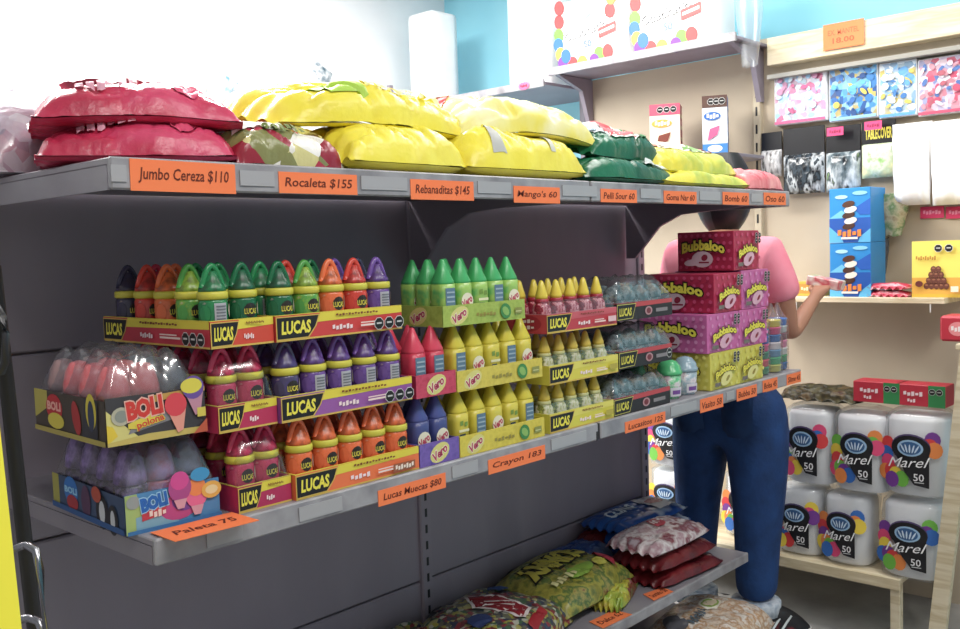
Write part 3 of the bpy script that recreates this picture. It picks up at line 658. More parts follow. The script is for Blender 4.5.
# ------------------------------------------------------------------ pillow bags
def bag(name, label, cat, c, L, Wd, T, rz, mt, seed, group=None, prints=None, wr=.010, sag=0, tilt=(0, 0), fin=None, nu=64, nv=44, ends=.006):
    bt = noise.noise; EB = .16
    def prof(u, v): return max(0, 1-abs(u/.95)**4.5)**.5*max(0, 1-abs(v)**4)**.45 if abs(u) < .95 else 0
    def outl(u, v):
        x = L/2*u*(1-.05*v*v+.035*bt(Vector((v*2.2, seed, 1)))); y = Wd/2*v*(1-.07*u*u+.05*bt(Vector((u*2.2, seed, 4))))
        return x, y
    def ztop(u, v):
        q = prof(u, v); w = wr*(bt(Vector((u*1.6, v*1.6, seed)))+.32*bt(Vector((u*4.2, v*3.2, seed+3)))+.12*abs(bt(Vector((u*9, v*7, seed+8)))))
        pl = ends*math.sin(v*17+seed)*abs(u)**7
        fo = abs(bt(Vector((u*2.6+v*1.9, v*.9-u*.7, seed+20)))); fo2 = abs(bt(Vector((u*5.2-v*1.2, v*1.6+u*.8, seed+31))))
        w -= wr*.9*max(0, .14-fo)/.14+wr*.4*max(0, .1-fo2)/.1
        return EB*T*(1-q)+T*q+w*(.25+.75*q)+pl+sag*u*u
    def zbot(u, v): q = prof(u, v); return EB*T*(1-q)+ends*math.sin(v*17+seed)*abs(u)**7-.0015+sag*u*u
    R = Matrix.Rotation(rz, 3, 'Z')@Matrix.Rotation(tilt[0], 3, 'X')@Matrix.Rotation(tilt[1], 3, 'Y')
    def sh(x, y, z): return Vector((x, y, z))
    def top(u, v): x, y = outl(u, v); return sh(x, y, max(ztop(u, v), zbot(u, v)+.0015))
    def bot(u, v): x, y = outl(u, v); return sh(x, y, zbot(u, v))
    b = MB(); b.grid(top, nu, nv, mt); b.grid(lambda u, v: bot(-u, v), nu, nv, mt)
    if prints:
        p = Print(lambda s, t, k: top(s, t)+Vector((0, 0, k+.0012)), b, lift=.0016, step=.0009, fine=.05); prints(p)
    o = b.build(name, None); o.location = c; o.rotation_euler = R.to_euler()
    tag(o, label, cat, group); return o
def stretch_label(p, c1, c2): pass
YEL = noisy('yellow_plastic', ['#e8d51a', '#f2e21c', '#f4e63a', '#e3cf12'], 7, .32, bump=.25, bscale=30)
PNKB = noisy('crimson_plastic', ['#b01c42', '#c8264e', '#d8406c', '#b81f48'], 6, .3, bump=.3, bscale=28, stretch=(1, 3, 1))
FOIL = noisy('foil_print', ['#e9e4da', '#b8324a', '#d9cf8a', '#8a8a52', '#f4f0ea', '#9c2238'], 22, .25, kind='cells', bump=.3, bscale=25, interp='CONSTANT')
GRNB = noisy('green_plastic', ['#0d5a3c', '#11704a', '#0f6644', '#0a4d36'], 6, .3, bump=.3, bscale=28)
CRMY = noisy('cream_yellow_plastic', ['#f6efc0', '#f6ee9a', '#f2e24a', '#f7f0c8'], 4, .32, bump=.2, bscale=24)
REDB = noisy('dark_red_plastic', ['#7a1c28', '#9c2a36', '#c8b8a0', '#6a1a24'], 10, .3, bump=.3)
PAST = noisy('pastel_print', ['#e8808c', '#f0a0a0', '#e9e4cc', '#a8d0b0', '#f0c0c8', '#e06a7c'], 9, .35, detail=2, bump=.2)
YGRN = noisy('yellow_green_print', ['#e9d81e', '#ece02a', '#b8c84a', '#f0e84a'], 6, .33, bump=.2)
CLR = clear('clear_bag_plastic', .10, '#f0eef2', .14, .10)
CANDYW = noisy('wrapped_sweets', ['#d8d0dc', '#b08098', '#e8e4ea', '#8a7a94', '#c0b4c8', '#c88a98'], 34, .35, kind='cells', bump=.4, bscale=40)
TS = 1.6635
gt = 'bags of sweets heaped on the top shelf'
def pinkp(p):
    p.ell(.45, -.7, .14, .2, '#e04a74'); p.ell(.42, -.6, .05, .1, '#e88aa4'); p.scrawl('Cereza', -.3, -.7, .3, '#e3a0b4', .6, .03, .2); p.poly([(-.75, -.5), (-.1, -.45), (.3, -.1), (-.6, .1)], '#e6b0c0'); p.rect(-.06, -.82, -.02, -.6, '#e9d8da')
bag('candy_bag', 'lower crimson bag of sweets at the left end of top shelf', 'candy bag', (.865, 1.63, TS+.002), .34, .28, .075, -.5, PNKB, 1.3, gt, pinkp, wr=.012)
bag('candy_bag', 'upper crimson bag of sweets lying on the other crimson bag', 'candy bag', (.87, 1.645, TS+.072), .36, .27, .075, -.42, PNKB, 5.1, gt, pinkp, wr=.012, sag=-.01)
def clearbag(c, L, Wd, T, rz, seed, label):
    o = thing('candy_bag', label, 'candy bag', c, rz, gt)
    b = MB(); pr = lambda u, v: (max(0, 1-abs(u)**2.6)*max(0, 1-abs(v)**2.6))**.5
    b.grid(lambda u, v: (L*.45*u, Wd*.45*v, .004+T*.85*pr(u, v)+.008*noise.noise(Vector((u*5, v*5, seed)))*pr(u, v)), 24, 20, CANDYW); b.grid(lambda u, v: (-L*.45*u, Wd*.45*v, .003), 1, 1, CANDYW); b.build('wrapped_sweets', o)
    o.children[0]['kind'] = 'stuff'
    b = MB(); b.grid(lambda u, v: (L*.5*u, Wd*.5*v, .001+T*pr(u, v)*(1+.18*noise.noise(Vector((u*4, v*4, seed+2))))+.004), 26, 22, CLR); b.build('clear_bag', o); return o
clearbag((.775, 1.92, TS+.001), .27, .26, .17, .1, 2, 'clear bag of wrapped sweets behind the crimson bags')
clearbag((.668, 1.64, TS+.001), .10, .30, .10, .05, 7, 'clear bag of wrapped sweets at the very end of top shelf') if False else None
def foilp(p): p.poly([(-.85, -.3), (-.2, -.6), (.1, .1), (-.5, .5)], '#f2efe8'); p.poly([(-.1, .3), (.5, .1), (.4, .8), (-.1, .9)], '#b5243c'); p.ell(.6, -.1, .2, .4, '#cfc45a'); p.scrawl('Dulces', -.1, -.55, .3, '#6a7a2a', .7, .03)
bag('candy_bag', 'white, red and gold shiny bag between crimson and yellow bags', 'candy bag', (1.075, 1.53, TS+.012), .26, .17, .07, .04, FOIL, 2.2, gt, foilp, tilt=(.25, 0))
bag('candy_bag', 'yellow bag at the back, left end of the yellow heap', 'candy bag', (1.255, 1.84, TS+.002), .36, .3, .13, -.1, YEL, 3.3, gt)
def limep(p): p.rect(-.55, -.85, -.2, -.3, '#a8cf28', 6); p.scrawl('Rebanaditas', .25, -.6, .3, '#efe9a0', .8, .02)
bag('candy_bag', 'plump yellow bag lying on shelf above the rebanaditas label', 'candy bag', (1.365, 1.55, TS+.002), .36, .23, .105, .03, YEL, 4.4, gt, wr=.014)
bag('candy_bag', 'yellow bag with lime green patch on top of yellow heap', 'candy bag', (1.38, 1.66, TS+.124), .60, .30, .085, .0, YEL, 6.6, gt, limep, wr=.018, sag=-.02, tilt=(.2, 0))
bag('candy_bag', 'creased yellow bag with silver seam, right half of yellow heap', 'candy bag', (1.75, 1.55, TS+.002), .46, .24, .118, -.03, YEL, 7.7, gt, lambda p: p.poly([(-.6, -.97), (-.5, -.55), (-.38, -.97)], '#b9b9b4').rect(.35, -.96, .43, -.6, '#c8c8bc', 2), wr=.018)
def creamp(p): p.poly([(-.95, .1), (-.7, .6), (-.55, .5), (-.85, 0)], '#d8404a'); p.ell(-.55, .7, .07, .2, '#e8863a'); p.ell(.15, .1, .03, .07, '#c8b86a')
bag('candy_bag', 'pale cream yellow bag on top at the heap\'s right end', 'candy bag', (1.845, 1.61, TS+.134), .53, .27, .08, -.03, CRMY, 8.1, gt, creamp, wr=.016, sag=-.025, tilt=(.22, 0))
bag('candy_bag', 'dark red bag squeezed between yellow heap and green bags', 'candy bag', (2.03, 1.72, TS+.002), .26, .25, .14, .2, REDB, 9.4, gt)
def wm(p):
    p.poly([(-.6, -.45), (.8, -.6), (.9, .1), (.5, .9), (-.6, .9), (-.9, 0)], '#dfe6ea')
    p.poly([(-.3, -.75), (-.1, .55), (.5, .35), (.42, -.7)], '#f2f2ea'); p.poly([(-.24, -.7), (-.08, .45), (.42, .25), (.36, -.65)], '#d84450'); p.poly([(.45, -.7), (.53, .2), (.62, .1), (.56, -.7)], '#2f8a4a')
    p.ell(.75, -.1, .1, .4, '#d8606a'); p.ell(-.6, -.1, .2, .3, '#b8d0e4')
bag('candy_bag', 'lower dark green bag lying on shelf above pelli sour label', 'candy bag', (2.17, 1.525, TS+.002), .48, .20, .07, .02, GRNB, 10.2, gt, lambda p: p.scrawl('Sandia', -.1, -.2, .4, '#d8e4dc', .7, .03).poly([(.3, -.8), (.5, -.55), (.8, -.9)], '#c9cfcc'), wr=.013)
bag('candy_bag', 'upper dark green bag printed with a watermelon slice', 'candy bag', (2.215, 1.58, TS+.098), .40, .22, .07, .05, GRNB, 11.2, gt, wm, wr=.013, tilt=(.35, 0))
bag('candy_bag', 'flat yellow bag at the bottom, right of the green bags', 'candy bag', (2.565, 1.515, TS+.002), .54, .19, .052, .0, YGRN, 12.2, gt, wr=.012)
def ycp(p): p.poly([(-.9, -.3), (-.4, .7), (.5, .9), (.85, .3), (.5, -.5), (-.2, -.3)], '#f2ecd0'); p.ell(.3, -.2, .2, .2, '#8ab86a'); p.ell(-.4, -.1, .12, .16, '#d87a6a'); p.ell(.62, -.15, .12, .2, '#e07a8a')
bag('candy_bag', 'yellow and cream printed bag on top of flat yellow bag', 'candy bag', (2.58, 1.58, TS+.072), .54, .24, .066, .03, YGRN, 13.2, gt, ycp, wr=.013, tilt=(.3, 0))
bag('candy_bag', 'pink bag at the right end of the top shelf', 'candy bag', (2.945, 1.52, TS+.004), .28, .19, .07, .0, noisy('rose_plastic', ['#e0707c', '#ec8c90', '#d8606e', '#f0a8a8'], 7, .35, bump=.2), 14.2, gt, wr=.012, tilt=(.1, 0))
bag('candy_bag', 'pastel printed bag behind the pink bag at the right end', 'candy bag', (2.86, 1.70, TS+.02), .42, .24, .11, -.05, PAST, 15.2, gt, wr=.016, tilt=(.25, 0))

# ------------------------------------------------------------------ low shelf bags
LS = .3635
MIX = noisy('mixed_candy_print', ['#6a2c30', '#a8a23c', '#b0aa6a', '#4a6a4a', '#3a425a', '#8a343c', '#b8b8a8', '#4a4a4c', '#6a6a58'], 75, .28, kind='cells', bump=.5, bscale=30, interp='CONSTANT')
GUM = noisy('olive_bag_print', ['#5a6a2c', '#8a8630', '#a8a03c', '#4a6a34', '#a89a4a', '#7a3a34'], 22, .3, bump=.4, bscale=26)
gl = 'bags of sweets on the low shelf'
def mixp(p):
    p.poly([(-.1, -.7), (.25, -.6), (.35, .2), (.1, .6), (-.2, .2)], '#e8dcd8'); p.poly([(-.07, -.64), (.22, -.55), (.31, .18), (.09, .52), (-.16, .17)], '#8c1420'); p.text('21', .08, -.1, .5, '#e8dcd8', .2, .03, 0, .5)
    p.poly([(-.2, -.95), (.3, -.85), (.3, -.7), (-.2, -.8)], '#a01824'); p.ell(-.55, .75, .1, .1, '#141414'); p.ell(-.3, .82, .1, .1, '#141414'); p.ell(-.55, -.2, .15, .2, '#2a3a6a'); p.ell(.6, .3, .14, .2, '#2a4f8a')
def gump(p):
    p.text('GUMMY', .0, .2, .62, '#d0c43e', 1.5, .06, 0, PI+.03, out='#1a1a14', outw=.07, arc=.05)
    p.ell(-.62, .82, .1, .09, '#141418'); p.ell(-.4, .88, .1, .09, '#141418'); p.ell(-.1, -.5, .3, .2, '#8ab03a'); p.poly([(.55, -.9), (.9, -.5), (.95, .1), (.6, -.3)], '#a8243c'); p.ell(.35, -.6, .15, .15, '#c0ba3a'); p.scrawl('dulces', -.5, -.5, .2, '#d8d090', .5, .03, 0, PI)
bag('candy_bag', 'multicoloured bag with red jersey shape, leftmost on low shelf', 'candy bag', Vector((1.99, 1.84, LS+.001)), .44, .36, .10, .2, MIX, 21, gl, mixp, wr=.007)
bag('candy_bag', 'small multicoloured bag peeking in at the bottom edge, beside the panel', 'candy bag', Vector((1.74, 1.90, LS+.001)), .30, .26, .075, .1, MIX, 22, gl, wr=.016)
bag('candy_bag', 'olive yellow bag with big upside down lettering', 'candy bag', Vector((2.37, 1.875, LS+.022)), .46, .32, .095, .12, GUM, 23, gl, gump, wr=.007)
GB2 = noisy('green_yellow_tail', ['#6f9a2a', '#a8b83a', '#c0b830', '#7a2030', '#4f7a2c'], 12, .3, bump=.5)
bag('candy_bag', 'green and yellow twisted bag end beside the orange label', 'candy bag', Vector((2.47, 1.735, LS+.001)), .24, .10, .05, .35, GB2, 24, gl, wr=.02, ends=.012)
bag('candy_bag', 'narrow blue bag behind the olive yellow one', 'candy bag', Vector((2.60, 1.985, LS+.03)), .30, .12, .07, -.15, noisy('blue_plastic', ['#1c4f96', '#20448a', '#8a9ab8'], 9, .3, bump=.3), 25, gl)
bag('candy_bag', 'dark red bag standing behind the narrow blue one', 'candy bag', Vector((2.78, 1.985, LS+.001)), .30, .13, .12, -.1, noisy('maroon_plastic', ['#4a1416', '#6a1c20', '#5a181c'], 8, .3, bump=.3), 26, gl)
SNK = noisy('pink_white_print', ['#d8ccd0', '#b8909a', '#e4dcdc', '#8a3a48', '#c0b0b8'], 16, .3, detail=3, bump=.4)
SNR = noisy('maroon_side', ['#5a1218', '#7a1c24', '#40101a'], 8, .3, bump=.4)
for k in range(3):
    q = Vector((2.81, 1.745, LS+.001+k*.056))
    bag('candy_bag', ['maroon bag at the bottom of the pink and white pile', 'maroon sided bag in the middle of the pink and white pile', 'pink and white printed bag on top of its pile'][k], 'candy bag', q+Vector((-.015*k, .01*k, 0)), .38, .22, .05, -.08+.05*k, SNR if k < 2 else SNK, 30+k, gl, (lambda p: p.ell(.1, .2, .18, .3, '#c84a58').scrawl('Fresa', .1, .2, .3, '#f0e0e0', .3, .03)) if k == 2 else None, wr=.007)
BLU = noisy('blue_wafer_print', ['#164f9a', '#1a5cae', '#12408a', '#d0dce8'], 7, .3, detail=2, pos=[.3, .45, .6, .72])
for k in range(4):
    bag('candy_bag', ['lowest blue packet in the pile at the shelf end', 'second lowest blue packet in the pile at the shelf end', 'third blue packet up in the pile at the shelf end', 'top blue packet in the pile, printed with white lettering'][k], 'candy bag', Vector((2.935-.008*k, 1.945+.002*k, LS+.001+k*.043)), .44, .215, .038, -.05+.04*(k % 2), BLU, 40+k, gl, (lambda p: p.text('CLING', -.35, .1, .5, '#d8e6f2', .75, .04, 0, .0).poly([(.2, -.8), (.8, -.7), (.85, .5), (.3, .6)], '#d4d8de').ell(.5, -.1, .2, .3, '#c88a8a')) if k == 3 else None, wr=.006)
# bags on the base deck
SNACK = noisy('snack_bag', ['#c8a070', '#d8c8b8', '#b88a5c', '#e4dcd4', '#c0a890'], 26, .3, kind='noise', bump=.5, bscale=30)
def snp(p, a):
    p.ell(.2, .1, .25, .22, '#e8e0d0'); p.ell(.2, .1, .21, .17, '#8aa83a' if a else '#c04a38'); p.ell(.2, .1, .17, .13, '#d8c8a8'); p.scrawl('Frituras', -.4, 0, .25, '#54606a', .5, .03); p.ell(.72, .1, .1, .16, '#2a2c34'); p.ell(-.75, .3, .12, .3, '#5a5a62')
bag('snack_bag', 'clear printed snack bag under the low shelf, nearest its corner', 'snack bag', Vector((2.93, 1.66, .101)), .46, .34, .11, .1, SNACK, 51, 'snack bags on the base deck', lambda p: snp(p, 1), wr=.007)
bag('snack_bag', 'clear printed snack bag under low shelf, cut by the bottom edge', 'snack bag', Vector((2.47, 1.66, .101)), .44, .32, .11, -.05, SNACK, 52, 'snack bags on the base deck', lambda p: snp(p, 0), wr=.014)

# ------------------------------------------------------------------ right wall shelving
plank = noisy('pale_pine', ['#d9c9a6', '#e3d6b8', '#cdbb95', '#e0d2b2'], 5, .6, stretch=(6, .6, 6), bump=.05)
beige = noisy('beige_board', ['#b3a48e', '#bcae98', '#c2b49e'], 2, .75)
XW = 4.06
ws = thing('wall_shelving', 'beige backed wall shelving with pine boards on the right', 'shelving', (0, 0, 0))
b = MB()
for y0, y1 in ((.6, 1.995), (2.0, 2.955)): b.box(XW, XW+.02, y0, y1, 0, 2.353 if y0 > 1 else 2.40, beige)
b.build('back_board', ws)
b = MB(); b.box(XW-.03, XW+.02, 1.985, 2.02, 0, 2.38, col('#c2b59c', .6), .003)
for k in range(20): b.box(XW-.032, XW-.029, 1.998, 2.006, .7+k*.08, .74+k*.08, col('#1c1c1e'))
b.build('upright', ws)
b = MB(); b.box(XW-.025, XW+.02, 2.955, 2.99, 0, 2.38, col('#77747e', .45), .003); b.build('upright', ws)
MSZ = 1.262
b = MB(); b.box(3.80, XW-.001, 1.14, 1.98, MSZ-.022, MSZ, plank, .002); b.build('shelf_board', ws)
for y in (1.19, 1.72, 1.77, 1.82): b = MB().box(3.802, 3.805, y, y+.004, MSZ-.055, MSZ-.022, col('#d8d8d4')); b.build('hook', ws)
b = MB(); b.box(3.99, XW-.001, .5, 1.93, 2.265, 2.385, plank, .003); b.box(3.985, XW-.001, .5, 1.93, 2.205, 2.225, col('#9a9890', .4), .002); b.build('top_rail', ws)
# grey shelf and brackets on the far bay
gs = thing('wall_shelf', 'grey metal wall shelf carrying white balloon printed packs', 'shelf', (0, 0, 0), 0, 'grey wall shelves')
b = MB(); b.box(3.75, XW-.001, 1.95, 2.96, 2.355, 2.37, gm_dark, .002); b.box(3.744, 3.756, 1.95, 2.96, 2.345, 2.383, gm_edge, .002); b.build('shelf_board', gs)
for y in (1.99, 2.93):
    b = MB(); b.prism([(3.77, 2.352), (XW-.002, 2.352), (XW-.002, 2.12), (XW-.03, 2.12), (XW-.09, 2.29)], y-.012, y+.012, gm_dark, 'y'); b.build('bracket', gs)
gs = thing('wall_shelf', 'grey metal wall shelf in the far corner behind the cream bag', 'shelf', (0, 0, 0), 0, 'grey wall shelves')
b = MB(); b.box(3.75, 4.349, 2.99, 4.15, 2.31, 2.325, gm_dark, .002); b.box(3.744, 3.756, 2.99, 4.15, 2.30, 2.338, gm_edge, .002); b.build('shelf_board', gs)
b = MB(); b.box(3.76, 3.79, 4.14, 4.165, 2.2, 2.47, gm_dark, .002); b.box(3.76, 4.349, 4.14, 4.165, 2.2, 2.23, gm_dark, .002); b.build('end_frame', gs)
o = thing('price_tag', 'pink oval tag hanging on the far corner wall shelf', 'price tag', W(524, 86, 'x', 3.742))
b = MB(); b.lathe([(.035, 0), (.035, .002)], col('#ee5f8c', .6), 18, sy=.55, smooth=False); q = b.build('card', o); o.rotation_euler = (PI/2, 0, -PI/2)
p = Print(face((0, 0, .002), (1,0,0), (0,1,0), (0,0,1)), lift=.0003); p.scrawl('18 00', 0, 0, .014, '#8a1c3c', .045, .02); p.build('lettering', o)
# balloon printed white packs
BAL = ['#e23a3c', '#6fbf3f', '#2f6fc4', '#f2d42e', '#7a3a9a', '#f08a3a', '#e8447a']
def balloon_pack(y0, y1, z0, z1, x, lab, seed, red=True):
    o = thing('plate_pack', lab, 'pack', (x, (y0+y1)/2, z0), 0, 'white balloon printed packs on the grey wall shelf')
    w, h = y1-y0, z1-z0
    b = MB(); b.box(0, .2, -w/2, w/2, 0, h, noisy('white_foam_pack', ['#f2f2f2', '#ffffff'], 5, .35), .012); b.build('pack', o)
    p = Print(face((0, w/2, 0), (0,-1,0), (0,0,1), (-1,0,0)), lift=.0008)
    rnd = random.Random(seed)
    for a, c_, k in ((.05, .72, 0), (.04, .52, 1), (.03, .38, 2), (.06, .24, 3), (.09, .1, 4), (.24, .07, 0), (.14, .2, 2), (.38, .06, 3), (.62, .14, 1), (.74, .15, 0), (.55, .05, 4), (.78, .72, 0), (.06, .92, 0), (.8, .9, 5)):
        p.ell(a*w, c_*h, .03, .036, BAL[k % 7], 14, .3)
    p.ell(.42*w, .82*h, .045, .045, '#9ab0c8'); p.ell(.42*w, .82*h, .036, .036, '#f2f4f8')
    p.text('Cuadrado', .42*w, .52*h, h*.14, '#ffffff', w*.62, .02, .25, .13, out='#3a4048', outw=.03); p.text('50', .46*w, .32*h, h*.11, '#6a8098', None, .02)
    if red: p.poly([(.62*w, .36*h), (.86*w, .42*h), (.86*w, .56*h), (.62*w, .5*h)], '#d84a4a'); p.poly([(.64*w, .42*h), (.84*w, .465*h), (.84*w, .51*h), (.64*w, .46*h)], '#f4e0dc')
    p.build('printed_front', o); return o
balloon_pack(2.53, 2.945, 2.3712, 2.70, 3.80, 'white pack of plates with balloons, left on grey wall shelf', 1)
balloon_pack(2.08, 2.50, 2.3712, 2.70, 3.80, 'white pack of plates with balloons, right on grey wall shelf', 2)
clearw = clear('cloudy_polythene', .12, '#eef4f8', .25, .12)
def drape(name, label, x, y0, y1, z0, z1, dep, seed, mt, cat='bag', grp=None):
    o = thing(name, label, cat, (x, (y0+y1)/2, z0), 0, grp); w, h = y1-y0, z1-z0
    b = MB()
    def f(u, v):
        t = (v+1)/2; a = u*PI; tp = .55+.45*min(1, t*1.6)
        return (dep/2-dep/2*math.cos(a)*tp, w/2*math.sin(a)*tp, h*t+.012*noise.noise(Vector((math.cos(a)*2, math.sin(a)*2, v*3+seed))))
    b.grid(f, 26, 14, mt); b.build('film', o); return o
drape('plastic_bag', 'cloudy clear plastic bag hanging past the grey shelf end', 3.80, 1.88, 2.0, 2.25, 2.62, .10, 3, clearw)
o = thing('white_bag', 'tall white packet standing on the far corner wall shelf', 'bag', (3.80, 3.93, 2.326))
b = MB(); b.lathe([(.10,0),(.105,.01),(.105,.5),(.10,.52)], noisy('white_polythene', ['#f0f2f4', '#ffffff'], 6, .4), 24, (.12, 0, 0), 9); b.build('bag', o)
o = thing('white_bag', 'broad white packet on corner shelf beside the balloon packs', 'bag', (3.80, 3.19, 2.326))
b = MB(); b.lathe([(.13,0),(.135,.01),(.135,.55),(.13,.56)], noisy('white_polythene', ['#f0f2f4', '#ffffff'], 6, .4), 24, (.19, 0, 0), 8); b.build('bag', o)
# orange sign on the rail
o = thing('price_label', 'orange price sign fixed on the pale top rail', 'price label', (3.983, W(843, 34, 'x', 3.98).y, W(843, 34, 'x', 3.98).z), 0)
b = MB(); b.box(0, .0015, -.085, .085, -.055, .05, orange); b.build('card', o); p = Print(face((0, .085, -.055), (0,-1,0), (0,0,1), (-1,0,0)), lift=.0003); p.text('EX. MANTEL', .085, .068, .022, '#d0602c', .13, .01); p.text('18.00', .085, .034, .022, '#c2501c', .09, .01); p.build('lettering', o)
# magazines / picture packs pinned in a row
def wall_rect(u0, v0, u1, v1, x):
    a, b_ = W(u0, v0, 'x', x), W(u1, v1, 'x', x); return min(a.y, b_.y), max(a.y, b_.y), min(a.z, b_.z), max(a.z, b_.z)
def picture_pack(u0, v0, u1, v1, lab, cols_, seed, tilt=0):
    x = 4.02; y0, y1, z0, z1 = wall_rect(u0, v0, u1, v1, x); w, h = y1-y0, z1-z0
    o = thing('tablecloth_pack', lab, 'packet', (x, (y0+y1)/2, z0), 0, 'printed packets along the right wall rail'); o.rotation_euler.x = tilt
    b = MB(); b.box(0, .036, -w/2, w/2, 0, h, noisy('glossy_card', ['#e8edf2', '#f4f6fa'], 6, .25), .003); b.build('packet', o)
    p = Print(face((0, w/2, 0), (0,-1,0), (0,0,1), (-1,0,0)), lift=.0006); rnd = random.Random(seed)
    p.rect(.004, .004, w-.004, h-.004, noisy('party_print_%d' % seed, cols_, 44, .3, kind='cells', coord='Object'))
    for _ in range(34): p.ell(rnd.uniform(.1, .9)*w, rnd.uniform(.13, .87)*h, rnd.uniform(.004, .017), rnd.uniform(.004, .02), rnd.choice(cols_), 10, rnd.random()*3)
    p.rect(.004, .004, w-.004, h*.07, cols_[-1]); p.build('printed_front', o); return o
picture_pack(774, 74, 827, 120, 'white and blue picture packet, leftmost in the wall row', ['#cfe6f4', '#9ac8ec', '#e8eef4', '#c88ab0', '#b8d0e0', '#c85a8a'], 1, -.0)
picture_pack(829, 68, 878, 117, 'deep blue and yellow picture packet in wall row', ['#2a6ab4', '#1a4a8a', '#d8c04a', '#58b0e8', '#2f7ac0', '#8ac0e8'], 2)
picture_pack(879, 64, 917, 115, 'blue and white picture packet, third in the wall row', ['#3a78b8', '#c8e0f4', '#e8f0f6', '#78b4e4', '#d0b850', '#5aa0dc'], 3)
picture_pack(918, 60, 962, 112, 'red and blue picture packet at the right edge, wall row', ['#b05a6a', '#d8c8d8', '#4a70b0', '#e8e0ec', '#c88a9a', '#c04a6a'], 4)
picture_pack(962, 56, 1000, 110, 'blue picture packet cut by the right picture edge', ['#2a6ac0', '#3a80d0', '#70b0e8', '#2a5a9a', '#d8e8f4', '#2a6ac0'], 5) if False else None
# hanging party bags
hb = 'hanging packets below the picture packets'
def hang_pack(u0, v0, u1, v1, lab, header, body, seed, txt=None, x=3.99):
    y0, y1, z0, z1 = wall_rect(u0, v0, u1, v1, x); w, h = y1-y0, z1-z0
    o = thing('hanging_packet', lab, 'packet', (x, (y0+y1)/2, z0), 0, hb)
    b = MB(); b.box(.03, .036, -w/2, w/2, h*.58, h, header, .001); b.build('header_card', o)
    b = MB(); pr = lambda u, v: (max(0, 1-abs(u)**3)*max(0, 1-abs(v)**3))**.5
    b.grid(lambda u, v: (.03-.03*pr(u, v)+.006*noise.noise(Vector((u*6, v*6, seed)))*pr(u, v), -w/2*u, h*.3+h*.3*v), 20, 16, body); b.grid(lambda u, v: (.032, w/2*u, h*.3+h*.3*v), 1, 1, body); b.build('pouch', o)
    if txt:
        p = Print(face((.03, w/2, h*.58), (0,-1,0), (0,0,1), (-1,0,0)), lift=.0005); p.text(txt, w/2, h*.2, h*.2, '#e0d23c', w*.8, .03); p.build('lettering', o)
    return o
BLK = col('#17171c', .3); 
P1 = noisy('cutlery_painted_glint', ['#101218', '#3c4852', '#14181e', '#c4ccd2', '#1c242c', '#6a7680'], 17, .2, detail=6, stretch=(1, 1.6, .7), pos=[.3, .42, .5, .63, .66, .74]); P2 = noisy('balloons_painted_glint', ['#14181e', '#5a6a72', '#c8d0d4', '#28343c', '#7a9a5a', '#8a98a0'], 15, .2, detail=6, stretch=(1, 1.6, .7), pos=[.3, .44, .6, .66, .7, .76])  # pale streaks paint the glints of clear film into the pouch colour
P3 = noisy('black_pouch', ['#16161c', '#1c1c24', '#26262e'], 10, .3); P4 = noisy('green_figures', ['#8ab86a', '#d8e0c8', '#b8c8a0', '#e0d8a0'], 20, .3)
hang_pack(758, 133, 779, 176, 'narrow black packet at the left end of hanging row', BLK, noisy('black_white_pouch', ['#111114', '#d8d8da', '#17171a'], 26, .3, stretch=(1, 2, .5)), 1)
hang_pack(780, 129, 822, 192, 'black topped packet of clear goods, second in hanging row', BLK, P1, 2)
hang_pack(823, 127, 858, 190, 'black topped packet with clear pouch, third in hanging row', BLK, P2, 3)
hang_pack(859, 122, 893, 176, 'black hanging packet reading tablecover', noisy('black_header', ['#15151a', '#1c1c22'], 6, .3), P4, 4, 'TABLECOVER', 3.985)
for u, v, lab in ((835, 132, 'pink tag above the black hanging packets'), (873, 126, 'small pink tag above the tablecover packet')):
    q = W(u, v, 'x', 3.975); o = thing('price_tag', lab, 'price tag', q, 0, 'pink tags on the right wall'); b = MB(); b.box(0, .0015, -.035, .035, -.015, .02, col('#e8407e', .6)); b.build('card', o); p = Print(face((0, .035, -.015), (0,-1,0), (0,0,1), (-1,0,0)), lift=.0003); p.scrawl('15.00', .035, .017, .014, '#a01c50', .05); p.build('lettering', o)
WHT = noisy('white_sheet', ['#f2f2f2', '#ffffff', '#eceef0'], 8, .4, bump=.2)
for u0, v0, u1, v1, lab, sd in ((889, 124, 927, 204, 'white hanging packet right of the black ones', 1), (927, 121, 975, 203, 'white hanging packet cut by the right picture edge', 2)):
    y0, y1, z0, z1 = wall_rect(u0, v0, u1, v1, 3.95); w, h = y1-y0, z1-z0
    o = thing('hanging_packet', lab, 'packet', (3.95, (y0+y1)/2, z0), 0, 'white hanging packets'); b = MB()
    pr = lambda u, v: (max(0, 1-abs(u)**4)*max(0, 1-abs(v)**4))**.5
    b.grid(lambda u, v: (.05-.05*pr(u, v)+.01*noise.noise(Vector((u*3, v*3, sd))), -w/2*u*(1+.06*v), h/2+h/2*v), 20, 20, WHT); b.grid(lambda u, v: (.052, w/2*u*(1+.06*v), h/2+h/2*v), 1, 1, WHT); b.build('sheet', o)
for u, lab in ((932, 'pink price tag under the white packets'), (958, 'pink price tag cut by the right picture edge')):
    q = W(u, 212, 'x', 4.05); o = thing('price_tag', lab, 'price tag', q, 0, 'pink tags on the right wall'); b = MB(); b.box(0, .0015, -.045, .045, -.025, .022, col('#d82a66', .6)); b.build('card', o); p = Print(face((0, .045, -.025), (0,-1,0), (0,0,1), (-1,0,0)), lift=.0003); p.scrawl('PAQ 25', .045, .024, .018, '#f08ab0', .07); p.build('lettering', o)
